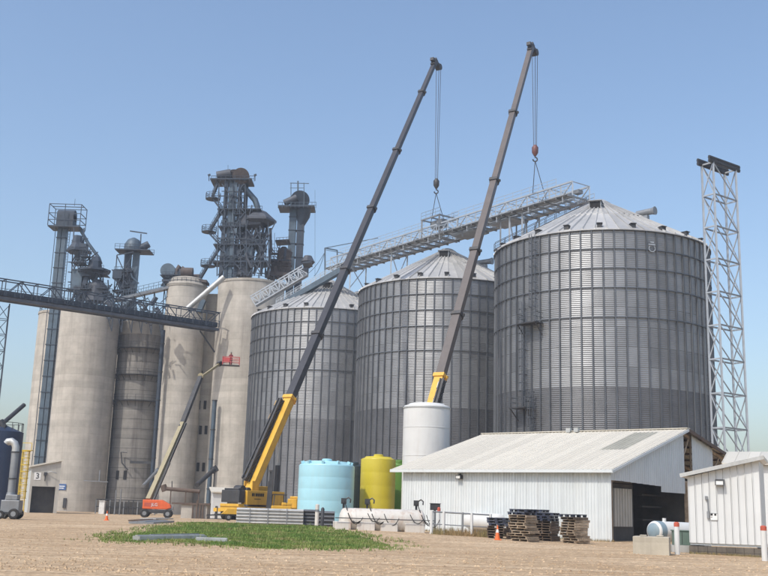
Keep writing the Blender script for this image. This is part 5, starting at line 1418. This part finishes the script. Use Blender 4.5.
# low white roof beyond it
t = thing('low_shed', 'low shed with a pale roof behind the small white shed', 'shed', (24.5, 63, hgt(24.5, 63)))
e0, e1 = at(722, 464, 62), at(830, 466, 59); r0, r1 = at(728, 452.5, 67), at(830, 453, 64.5)
nsh = 9
for k in range(nsh):
    a0, a1 = e0.lerp(e1, k / nsh), e0.lerp(e1, (k + .985) / nsh); c0, c1 = r0.lerp(r1, k / nsh), r0.lerp(r1, (k + .985) / nsh); th = Vector((0, 0, .06))
    MB().hexa([a0, a1, c1, c0, a0 + th, a1 + th, c1 + th, c0 + th]).bar(a0 + th, c0 + th, .05, .05).build('roof_sheet', 'white_roof', t)
zl = e0.z - .1; b0_ = e0 + Vector((.35, .4, 0)); b1_ = e1 + Vector((-.3, .4, 0)); c0_ = r0 + Vector((.3, 0, 0)); c1_ = r1
MB().add([(b0_.x, b0_.y, 0), (b1_.x, b1_.y, 0), (b1_.x, b1_.y, b1_.z), (b0_.x, b0_.y, b0_.z), (c0_.x, c0_.y, 0), (c1_.x, c1_.y, 0), (c1_.x, c1_.y, c1_.z - .05), (c0_.x, c0_.y, c0_.z - .05)],
         [(0, 1, 2, 3), (5, 4, 7, 6), (4, 0, 3, 7), (1, 5, 6, 2)]).build('wall', 'white_shed', t)

# ================================================================ FUEL TANKS, PUMPS, RAIL
def horizontal_tank(mb, a, b_, r, n=28):
    a, b_ = Vector(a), Vector(b_); d = (b_ - a).normalized()
    pts, rs = [], []
    for k in range(6):
        q = k / 5 * PI / 2; pts.append(a - d * (r * .42 * math.cos(q))); rs.append(max(.02, r * math.sin(q)))
    for k in range(6):
        q = PI / 2 - k / 5 * PI / 2; pts.append(b_ + d * (r * .42 * math.cos(q))); rs.append(max(.02, r * math.sin(q)))
    return mb.tube(pts, rs, n)
fy = 1.9   # stand-off from the barn wall
def bw(l_, out, z): return bf(-out, l_, z)
fdir = bf.y
fa = gr(341, 529.5); fb = gr(424, 533.0); zf = (fa.z + fb.z) / 2
fdir = Vector((fb.x - fa.x, fb.y - fa.y, 0)).normalized(); ffr = Frame((fa.x, fa.y, 0), math.atan2(fdir.y, fdir.x)); FL = (fb - fa).length
t = thing('fuel_tank', 'long white fuel tank lying on four concrete blocks left of the barn', 'tank', (fa.x, fa.y, zf))
ztop = at(380, 508.8, (fa.y + fb.y) / 2).z; rt = .74; zc = ztop - rt
horizontal_tank(MB(), ffr(.25, .9, zc), ffr(FL - .1, .9, zc), rt).build('shell', 'tank_cream', t)
for k in range(4): q = .9 + k * (FL - 1.6) / 3; MB().tube([ffr(q - .03, .9, zc), ffr(q + .03, .9, zc)], rt + .012, 28).build('band', 'tank_cream', t)
blocks = []
for k, (pa, pb) in enumerate(((335.5, 351), (357, 375), (381, 398), (405, 425))):
    sa, sb = [min(range(-20, 160), key=lambda s: abs(at(px, 528, ffr(s / 20, 0).y).x - ffr(s / 20, 0).x)) / 20 for px in (pa, pb)]
    zg = hgt(*ffr((sa + sb) / 2, .5).xy)
    o = MB().box(sa, sb, 0, 1.7, zg - .05, zc - .08, ffr).solo('concrete_block', 'tank_cream', ('leftmost', 'second from left', 'third from left', 'rightmost')[k] + ' of four white concrete blocks under the long fuel tank', 'block', ffr((sa + sb) / 2, .85, zg), 'blocks under the fuel tank', bevel=.04)
MB().tube([ffr(-.4, -.15, zf + .72), ffr(FL + .6, -.15, zf + .70)], .03, 6).build('front_pipe', 'dark_steel', t)
for s0, s1, dz in ((.4, 1.3, .5), (1.6, 2.3, .35), (2.6, 3.5, .55), (4.2, 5.0, .4), (5.2, 6.0, .6)):
    MB().tube(sagged(ffr(s0, .1, zc + .45), ffr(s1, -.05, zc + .2), dz, 10), .026, 6).build('hose', 'rubber', t)
def pump(label, px, head=1.0, box=False):
    s = min(range(-20, 160), key=lambda s: abs(at(px, 506, ffr(s / 20, .9).y).x - ffr(s / 20, .9).x)) / 20
    p = ffr(s, .9, ztop); t = thing('fuel_pump', label, 'fuel pump', p, 'pumps on the fuel tank')
    MB().tube([p - Vector((0, 0, .1)), p + Vector((0, 0, .25))], .07, 8).build('riser', 'dark_steel', t)
    MB().bar(p + Vector((-.16, 0, .40)), p + Vector((.16, 0, .40)), .3, .34).tube([p + Vector((0, -.22, .42)), p + Vector((0, .22, .42))], .15, 12).build('pump_body', 'dark_steel', t)
    MB().tube([p + Vector((.1, -.1, .5)), p + Vector((.28, -.15, .62)), p + Vector((.42, -.2, .5)), p + Vector((.4, -.2, .3))], .045, 7).build('nozzle', 'dark_steel', t)
    MB().tube(sagged(p + Vector((.05, -.3, .4)), ffr(s + .9, -.12, zf + .55), .5, 6) + sagged(ffr(s + .9, -.12, zf + .55), p + Vector((.3, -.8, -.3)), .35, 8)[1:], .028, 6).build('hose', 'rubber', t)
pump('leftmost pump head on the long fuel tank', 344); pump('pump head on the long fuel tank, in front of the yellow tank', 367); pump('pump head near the right end of the long fuel tank', 416)
# second tank
ga, gb_ = gr(447, 532), gr(496, 536); gd = (gb_ - ga).normalized()
t = thing('fuel_tank', 'second white fuel tank behind the pipe rail, left of the pallets', 'tank', (ga.x, ga.y, ga.z))
off = Vector((.25, .9, 0)); zt2 = at(470, 512.5, ga.y + .5).z
horizontal_tank(MB(), ga + off + Vector((0, 0, zt2 - .55 - ga.z)), gb_ + off + Vector((0, 0, zt2 - .55 - ga.z)), .55).build('shell', 'tank_white', t)
for k in (.12, .5, .9):
    p = ga.lerp(gb_, k) + off; MB().box(p.x - .2, p.x + .2, p.y - .45, p.y + .45, hgt(p.x, p.y) - .05, zt2 - .98).build('saddle', 'concrete_block', t)
# pipe rail with posts
ra, rb = gr(430, 534), gr(491, 537.5); t = thing('pipe_rail', 'pipe guard rail with white posts in front of the second fuel tank', 'guard rail', ra)
hr = at(430, 511.5, ra.y).z - ra.z
MB().tube([ra + Vector((0, 0, hr)), rb + Vector((0, 0, hr))], .045, 8).build('top_rail', 'grey_steel', t)
MB().tube([ra + Vector((0, 0, hr * .45)), rb + Vector((0, 0, hr * .45))], .03, 8).build('lower_rail', 'grey_steel', t)
for k, mt in ((0.02, 'tank_white'), (.22, 'tank_white'), (.53, 'grey_steel'), (.68, 'tank_white'), (.99, 'tank_white')):
    p = ra.lerp(rb, k); MB().tube([p - Vector((0, 0, .1)), p + Vector((0, 0, hr + .06))], .09 if mt == 'tank_white' else .06, 10).build('post', mt, t)
p = gr(434.5, 533); t = thing('pump_box', 'black meter box on a post between the two fuel tanks', 'meter box', p)
zz = at(434, 506.5, p.y).z
MB().tube([p - Vector((0, 0, .05)), Vector((p.x, p.y, zz - .1))], .08, 8).build('post', 'grey_steel', t)
MB().box(p.x - .3, p.x + .32, p.y - .2, p.y + .2, zz - .22, zz + .16).box(p.x - .34, p.x + .36, p.y - .24, p.y + .24, zz + .16, zz + .2).build('box', 'dark_steel', t, bevel=.03)
p = gr(438.5, 533.5); zz = at(438, 508, p.y).z
t = thing('bollard', 'white bollard with a rust red top between the two fuel tanks', 'bollard', p)
MB().tube([p - Vector((0, 0, .1)), Vector((p.x, p.y, zz - .25))], .1, 12).build('post', 'tank_white', t)
MB().tube([Vector((p.x, p.y, zz - .25)), Vector((p.x, p.y, zz)), Vector((p.x, p.y, zz + .06))], [.103, .103, .04], 12).build('top_band', 'red_paint', t)
# dry weeds at the rail
random.seed(3); mb = MB()
for k in range(900):
    p = ra.lerp(rb, random.uniform(.05, 1.0)) + Vector((random.uniform(-.2, .2), random.uniform(-.5, .6), 0)); z = hgt(p.x, p.y); h = random.uniform(.15, .55); a = random.random() * 6.28
    mb.add([(p.x - .018, p.y, z - .02), (p.x + .018, p.y, z - .02), (p.x + math.cos(a) * h * .3, p.y + math.sin(a) * h * .3, z + h)], [(0, 1, 2)])
mb.solo('dry_weeds', 'dry_weed', 'dry brown weeds growing along the pipe rail', 'weeds', ra, kind='stuff')
mb = MB()
for k in range(1100):
    l_ = random.uniform(-.3, BL); q = bf(-random.uniform(.02, .5) ** 1.2, l_, 0); z = hgt(q.x, q.y); h = random.uniform(.05, .22); a = random.random() * 6.28
    mb.add([(q.x - .016, q.y, z - .02), (q.x + .016, q.y, z - .02), (q.x + math.cos(a) * h * .4, q.y + math.sin(a) * h * .4, z + h)], [(0, 1, 2)])
for k in range(500):
    l_ = random.uniform(0, WW); q = wf(l_, -random.uniform(.03, .4), 0); z = hgt(q.x, q.y); h = random.uniform(.04, .15); a = random.random() * 6.28
    mb.add([(q.x - .012, q.y, z - .02), (q.x + .012, q.y, z - .02), (q.x + math.cos(a) * h * .5, q.y + math.sin(a) * h * .5, z + h)], [(0, 1, 2)])
mb.solo('wall_weeds', 'dry_weed', 'thin dry weeds along the foot of the barn and shed walls', 'weeds', bf(0, 8, 0), kind='stuff')

# ================================================================ PALLETS
def pallet_parts(mat):
    res = []
    for x in (-.56, 0, .56): res.append(('stringer', make_data(MB().box(x - .022, x + .022, -.5, .5, .018, .115), 'stringer', mat)))
    for k in range(6): y = -.5 + .2 * k * .9; res.append(('deck_board', make_data(MB().box(-.6, .6, y, y + .11, .117, .137), 'deck_board', mat)))
    for k in range(3): y = -.5 + .44 * k; res.append(('bottom_board', make_data(MB().box(-.6, .6, y, y + .11, 0, .016), 'bottom_board', mat)))
    return res
PW = pallet_parts('wood'); PD = pallet_parts('wood_dark')
def plastic_pallet():
    return [('deck', make_data(MB().box(-.6, .6, -.5, .5, .10, .15), 'deck', 'plastic_blue'))] + [('foot', make_data(MB().box(x - .08, x + .08, y - .07, y + .07, 0, .098), 'foot', 'plastic_blue')) for x in (-.5, 0, .5) for y in (-.42, 0, .42)]
PP = plastic_pallet()
ORD = ['bottom', 'second', 'third', 'fourth', 'fifth', 'sixth', 'seventh', 'eighth', 'ninth', 'tenth', 'eleventh', 'twelfth', 'thirteenth']
def stack(where, p, ang, seq, group, jit=.05):
    z = hgt(p.x, p.y) + .01; n = len(seq)
    for i, kind in enumerate(seq):
        parts = {'w': PW, 'd': PD, 'p': PP}[kind]
        word = 'top' if i == n - 1 else ORD[i]
        kindw = {'w': 'worn wooden pallet', 'd': 'dark wooden pallet', 'p': 'dark blue plastic pallet'}[kind]
        lab = (f'{kindw}, {word} of {where}' if word in ('top', 'bottom') else f'{kindw}, {word} up in {where}')
        t = thing('plastic_pallet' if kind == 'p' else 'wooden_pallet', lab, 'pallet', (p.x + random.uniform(-jit, jit), p.y + random.uniform(-jit, jit), z), group)
        t.rotation_euler = (0, 0, ang + random.uniform(-.16, .16))
        for nm, me in parts: link(nm, me, t)
        z += .158 if kind == 'p' else .142
random.seed(17)
ang = math.atan2(bf.y.y, bf.y.x)
G_ = 'pallets stacked along the barn wall'
stack('the short stack behind the traffic cone', gr(500, 538.5), ang + .1, ['d'] * 5 + ['p'] * 3, G_)
stack('the leaning stack right of the traffic cone', gr(523, 541.5), ang - .15, ['w'] * 10 + ['p'] * 2, G_, .13)
stack('the dark stack in the middle', gr(546, 541), ang + .05, ['d'] * 8 + ['p'] * 3, G_, .07)  # shaded side of the pile, its shade put into the darker wood colour
stack('the rightmost stack', gr(575, 543.5), ang - .35, ['w'] * 9 + ['d', 'p'], G_, .10)
stack('the shaded stack behind the middle', gr(537, 538.2), ang, ['d'] * 8 + ['p'] * 4, G_, .05)  # darker wood colour carries the shade at the back of the pile
# traffic cones
def cone_(label, p, h):
    t = thing('traffic_cone', label, 'traffic cone', p, 'traffic cones')
    MB().box(p.x - h * .25, p.x + h * .25, p.y - h * .25, p.y + h * .25, p.z, p.z + .04).build('base', 'safety_orange', t)
    c = MB().tube([p + Vector((0, 0, z * h)) for z in (.04, .5, 1.0)], [h * .19, h * .11, h * .03], 14).build('cone', 'safety_orange', t)
    MB().tube([p + Vector((0, 0, z * h)) for z in (.5, .72)], [h * .114, h * .078], 14).build('reflective_band', 'sign_white', c)
cone_('orange traffic cone beside the leaning pallet stack', gr(497.5, 540), .8)
cone_('small orange cone on the gravel left of the grass', gr(106.5, 520.5), .75)

# ================================================================ YARD OBJECTS AT RIGHT
def bollard(label, px, pyb, pyt, r):
    p = gr(px, pyb); zt = at(px, pyt, p.y).z
    t = thing('bollard', label, 'bollard', p, 'white bollards at the shed')
    MB().tube([p - Vector((0, 0, .1)), Vector((p.x, p.y, zt - .2))], r, 16).build('post', 'tank_white', t)
    MB().tube([Vector((p.x, p.y, zt - .2)), Vector((p.x, p.y, zt - .04)), Vector((p.x, p.y, zt)), ], [r + .004, r + .004, r * .6], 16).build('top_band', 'red_paint', t)
bollard('white bollard with red top left of the small white shed', 677.5, 554.5, 522, .115)
bollard('white bollard with red top at the right corner of the small shed', 765, 561, 525.5, .12)
p = gr(633, 554); cf_ = Frame(p, R(-18))
MB().box(0, 1.5, 0, 1.4, -.05, .74, cf_).box(.25, .55, .5, .9, .74, .80, cf_).box(.95, 1.25, .5, .9, .74, .80, cf_).solo('concrete_block', 'concrete_block', 'large tan concrete block in front of the open barn', 'block', p, bevel=.03)
p = gr(672, 552); uf = Frame(p, R(-10))
t = thing('utility_box', 'green utility box on a pale pad beside the white shed', 'utility box', p)
MB().box(0, .95, 0, .8, 0, .32, uf).build('pad', 'pale_steel', t)
MB().box(.08, .88, .06, .74, .32, .95, uf).box(.03, .93, .02, .78, .95, 1.0, uf).build('cabinet', 'utility_green', t, bevel=.02)
MB().box(.47, .49, .05, .058, .36, .92, uf).build('door_gap', 'ink', t)
a, b_ = at(655, 531, 53), at(720, 533.5, 56)
t = thing('propane_tank', 'white horizontal propane tank with a blue-grey end by the shed', 'propane tank', (a.x + .6, a.y, hgt(a.x, a.y)))
horizontal_tank(MB(), a, b_, .5).build('shell', 'tank_white', t)
d_ = (b_ - a).normalized()
MB().tube([a - d_ * .224, a - d_ * .215, a - d_ * .15, a, a + d_ * .38], [.02, .2, .38, .507, .507], 28).build('end_cap', 'utility_blue' if 'utility_blue' in M else 'grey_steel', t)
for k in (.15, .8): q = a.lerp(b_, k); MB().box(q.x - .08, q.x + .08, q.y - .3, q.y + .3, hgt(q.x, q.y) - .05, q.z - .4).build('leg', 'pale_steel', t)
q = a.lerp(b_, .14); MB().tube([q + Vector((0, 0, .48)), q + Vector((0, 0, .66))], .1, 10).build('valve_dome', 'tank_white', t)

# ================================================================ CORRUGATED SHEETS, BOLLARD, SMALL SHED AT LEFT
def corr(px0, px1, py0, py1, Y, mat, par, waves):
    a, b_ = at(px0, py1, Y), at(px1, py1, Y); zt = at((px0 + px1) / 2, py0, Y).z; zb_ = hgt((a.x + b_.x) / 2, Y) - .02
    n = waves * 6; mb = MB(); vs = []
    for i in range(n + 1):
        z = zb_ + (zt - zb_) * i / n; o_ = .07 * math.cos(2 * PI * i / 6)
        for x in (a.x, b_.x): vs.append((x, Y - .07 + o_, z))
    m_ = len(vs)
    vs += [(a.x, Y + .5, zb_), (b_.x, Y + .5, zb_), (a.x, Y + .5, zt), (b_.x, Y + .5, zt)]
    fs = [(2 * i, 2 * i + 1, 2 * i + 3, 2 * i + 2) for i in range(n)] + [(m_ - 2, m_ - 1, m_ + 3, m_ + 2), (m_ + 1, m_, m_ + 2, m_ + 3)]
    fs += [tuple([2 * i for i in range(n + 1)] + [m_ + 2, m_]), tuple([2 * i + 1 for i in range(n, -1, -1)] + [m_ + 1, m_ + 3])]
    return mb.add(vs, fs, False).build('corrugated_sheet', mat, par)
Ys = 77.0; p = at(236, 522, Ys)
t = thing('sheet_stack', 'stack of grey corrugated steel sheets standing behind the grass', 'steel sheets', (p.x, Ys, hgt(p.x, Ys)))
corr(236, 303, 508.5, 525, Ys, 'pale_steel', t, 5); corr(303.5, 318, 509.5, 525, Ys + .3, 'stiffener', t, 5); corr(318.5, 334, 511, 526, Ys + .4, 'stiffener', t, 4)
for px in (250, 268, 287): q = at(px, 515, Ys); MB().box(q.x - .03, q.x + .03, Ys - .16, Ys - .145, hgt(q.x, Ys), at(px, 508.5, Ys).z + .02).build('strap', 'grey_steel', t)
p = gr(316.5, 527); t = thing('bollard', 'pale bollard at the right end of the corrugated sheet stack', 'bollard', p)
zt = at(316.5, 504, p.y).z
MB().tube([p - Vector((0, 0, .1)), Vector((p.x, p.y, zt - .05)), Vector((p.x, p.y, zt))], [.13, .13, .05], 12).build('post', 'tank_cream', t)
MB().tube([Vector((p.x, p.y, zt - .5)), Vector((p.x, p.y, zt - .35))], .135, 12).build('band', 'grey_steel', t)
p2_ = gr(322, 527); MB().tube([p2_ - Vector((0, 0, .1)), p2_ + Vector((0, 0, 1.2)), p2_ + Vector((0, 0, 1.3))], [.12, .12, .05], 10).solo('bollard', 'dark_steel', 'dark bollard right beside the pale bollard', 'bollard', p2_)
# small white shed behind the crane
Yw = 121; a = at(212, 517, Yw); sf = Frame((a.x, Yw, hgt(a.x, Yw)), R(14))
t = thing('small_shed', 'small white shed left of the left crane', 'shed', sf.o.copy())
zt = at(212, 492.5, Yw).z - sf.o.z
MB().box(0, 1.65, 0, .1, -.1, zt, sf).box(0, .1, .1, 2.6, -.1, zt, sf).box(2.8, 2.9, .1, 2.6, -.1, zt, sf).box(.1, 2.8, 2.5, 2.6, -.1, zt, sf).build('wall', 'white_shed', t)
MB().box(1.65, 2.9, .05, .12, -.1, zt, sf).build('door', 'barn_dark', t)
MB().hexa([sf(-.3, -.3, zt), sf(3.2, -.3, zt), sf(3.2, 2.9, zt + .55), sf(-.3, 2.9, zt + .55), sf(-.3, -.3, zt + .12), sf(3.2, -.3, zt + .12), sf(3.2, 2.9, zt + .67), sf(-.3, 2.9, zt + .67)]).build('roof', 'white_roof', t)
# chassis bits left of the crane: a low trailer
Yq = 100; a = at(221, 521, Yq); qf = Frame((a.x, Yq, hgt(a.x, Yq)), R(20))
t = thing('equipment_trailer', 'low dark trailer with yellow fenders left of the corrugated sheets', 'trailer', qf.o.copy())
MB().box(-.4, 2.4, 0, 1.5, .45, .62, qf).build('bed', 'dark_steel', t)
MB().box(.5, 1.9, -.12, .3, .62, 1.1, qf).hexa([qf(.0, -.1, .62), qf(.5, -.1, .62), qf(.5, .3, .62), qf(.0, .3, .62), qf(.4, -.1, .95), qf(.5, -.1, 1.1), qf(.5, .3, 1.1), qf(.4, .3, .95)]).build('fender', 'crane_yellow', t)
for x in (.7, 1.7): wheel(t, qf(x, 0, .32), .32, .2, qf.y)
MB().bar(qf(-.4, .7, .5), qf(-1.3, .7, .45), .12).bar(qf(-.4, .1, .1), qf(-.4, .1, 1.3), .09).build('tongue', 'dark_steel', t)

# ================================================================ AT THE FEET OF THE SILOS
t = thing('loading_rack', 'dark steel guard frame of upright posts before the banded silo', 'guard frame', at(120, 510, 178))
Yk = 178; xs0, xs1 = at(96, 505, Yk).x, at(147, 505, Yk).x; zk = hgt(xs0, Yk); zt = at(120, 500, Yk).z
for k in range(12):
    x = xs0 + (xs1 - xs0) * k / 11; barobj('post', t, (x, Yk, zk), (x, Yk, zt), .16, .16, 'grey_steel' if k % 3 == 0 else 'dark_steel')
for z in (zt, (zt + zk) / 2): barobj('rail', t, (xs0, Yk, z), (xs1, Yk, z), .16, .16, 'dark_steel')
MB().box(xs0 + 1, xs1, Yk + .8, Yk + 3, zk, zt - .25).build('hopper_box', 'barn_dark', t, bevel=.08)
for px, y in ((114, 500), (117, 480)): pass
q = at(102, 509, 176); MB().box(q.x - .45, q.x + .45, 175.6, 176.4, hgt(q.x, 176), hgt(q.x, 176) + 2.1).box(q.x - .5, q.x + .5, 175.5, 176.5, hgt(q.x, 176) + 2.1, hgt(q.x, 176) + 2.2).solo('electrical_box', 'sign_white', 'small white cabinet left of the dark guard frame', 'cabinet', (q.x, 176, hgt(q.x, 176)))
for px, h0, lab in ((114.5, 490, 'thin post left of the guard frame middle'), (119.5, 489, 'thin post near the guard frame middle')):
    q = at(px, 512, 172); zt = at(px, h0, 172).z
    MB().tube([(q.x, 172, hgt(q.x, 172)), (q.x, 172, zt)], .11, 8).solo('pipe_post', 'grey_steel', lab, 'post', (q.x, 172, hgt(q.x, 172)))
YK = 165
t = thing('pipe_gantry', 'brown horizontal pipe on posts before the pale silos', 'pipe', at(182, 512, YK))
MB().tube([at(164, 488.5, YK), at(200, 491.5, YK)], .32, 10).tube([at(163, 485, YK), at(165, 491, YK)], .5, 10).build('pipe', 'trim_rust', t)
for px in (171, 186, 199): q = at(px, 490, YK); barobj('post', t, (q.x, YK, hgt(q.x, YK)), (q.x, YK, q.z), .16, .16, 'trim_rust')
MB().tube([at(172, 489, YK), at(172, 481, YK)], .08, 6).build('vent_stub', 'dark_steel', t)
t = thing('receiving_pit', 'low concrete pit wall with rusty slab right of the orange boom lift', 'pit', at(192, 516, 150))
YP = 150; xa, xb_ = at(181, 510, YP).x, at(207, 510, YP).x; z0 = hgt(xa, YP); zt = at(195, 503, YP).z
MB().box(xa, xb_, YP, YP + 6, z0 - .1, zt - .25).build('wall', 'concrete', t)
MB().box(at(172, 502, YP).x, xb_ + .4, YP - .3, YP + 6.2, zt - .25, zt).build('slab', 'trim_rust', t)
for px in (193, 197, 200, 203): q = at(px, 512, YP); barobj('pipe', t, (q.x, YP - .3, z0), (q.x, YP - .3, at(px, 505 if px != 197 else 500, YP).z), .2, .2, 'trim_rust')
t = thing('dark_spout', 'short dark spout slanting down from the largest silo wall', 'spout', at(196, 485, 168))
MB().tube([at(214.5, 469, 178), at(197, 485, 168)], .38, 10).build('pipe', 'dark_steel', t)
MB().tube([at(213, 467, 178), at(216, 472, 178)], .6, 10).build('elbow', 'dark_steel', t)
q = at(214.5, 474, 178); barobj('post', t, (q.x, 178, hgt(q.x, 178)), (q.x, 178, at(215, 470, 178).z), .2, .2, 'dark_steel')
t = thing('dark_spout', 'short grey spout slanting down at the right side of the banded silo', 'spout', at(142, 486, 175))
MB().tube([at(157, 471, 183), at(143, 486, 175)], .28, 10).build('pipe', 'grey_steel', t)
MB().tube([at(156, 469, 183), at(158.5, 473, 183)], .42, 10).build('elbow', 'grey_steel', t)
q = at(157.5, 474, 183); barobj('post', t, (q.x, 183, hgt(q.x, 183)), (q.x, 183, at(157.5, 472, 183).z), .16, .16, 'grey_steel')
# down pipes between silos
for px0, px1, Y, lab in ((161, 152, 196, 'dark vertical downpipe between the banded silo and the pale silo'), (218, 209, 193.2, 'grey vertical downpipe at the left edge of the largest silo')):
    a, b_ = at(px0, 330 if px0 < 200 else 400, Y), at(px1, 505, Y)
    x = at((px0 + px1) / 2, 420, Y).x
    t = thing('downpipe', lab, 'pipe', (x, Y, hgt(x, Y)))
    MB().tube([(x, Y, hgt(x, Y)), (x, Y, a.z)], .42, 12).build('pipe', 'tower_steel' if px0 < 200 else 'tower_light', t)
    z = 4.0
    while z < a.z: MB().tube([(x, Y, z), (x, Y, z + .15)], .52, 12).build('flange', 'dark_steel', t); z += 5.5
# lying steel on the gravel and grass edge
def slab(name, label, p0, p1, w, h, mat, cat, group=None):
    d = (p1 - p0).normalized(); lift = Vector((0, 0, h / 2 + .01))
    MB().bar(p0 + lift, p1 + lift, w, h).bar(p0 + lift + Vector((0, 0, h * .5)), p1 + lift + Vector((0, 0, h * .5)), w * .35, h * .5).solo(name, mat, label, cat, (p0 + p1) / 2, group)
slab('steel_channel', 'long pale steel channel lying at the front edge of the grass', gr(136, 540.5), gr(203, 539.5), .5, .17, 'pale_steel', 'steel channel', 'steel lying on the yard')
slab('steel_channel', 'shorter pale steel channel lying right of the long one', gr(196, 541.5), gr(227, 542.5), .35, .14, 'pale_steel', 'steel channel', 'steel lying on the yard')
slab('steel_channel', 'thin steel strip tucked behind the long pale channel', gr(150, 538.6), gr(198, 537.5), .3, .14, 'grey_steel', 'steel channel', 'steel lying on the yard')
slab('scrap_board', 'rusty flat sheet lying left of the grass top', gr(137, 521.5), gr(150, 520.5), 1.4, .1, 'trim_rust', 'scrap', 'scrap behind the grass')
slab('scrap_board', 'grey flat sheet lying behind the grass left end', gr(141, 524), gr(164, 522), 1.6, .12, 'grey_steel', 'scrap', 'scrap behind the grass')
slab('scrap_board', 'pale flat sheet lying before the orange boom lift', gr(148, 519.5), gr(166, 519.2), 1.4, .1, 'pale_steel', 'scrap', 'scrap behind the grass')
print('objects', len(bpy.data.objects))

# ================================================================ HAZE IN THE AIR OVER THE YARD
m = bpy.data.materials.new('haze'); m.use_nodes = True; M['haze'] = m
nt = m.node_tree; nt.nodes.clear(); out = nt.nodes.new('ShaderNodeOutputMaterial'); pv = nt.nodes.new('ShaderNodeVolumePrincipled')
pv.inputs['Color'].default_value = (.80, .88, 1.0, 1); pv.inputs['Density'].default_value = 0.0004; pv.inputs['Anisotropy'].default_value = 0.0
nt.links.new(pv.outputs[0], out.inputs['Volume'])
hz = MB().box(-150, 130, -8, 330, -4, 84).solo('haze', 'haze', 'thin pale summer haze in the air over the whole yard', 'haze', (0, 100, 0), kind='stuff')
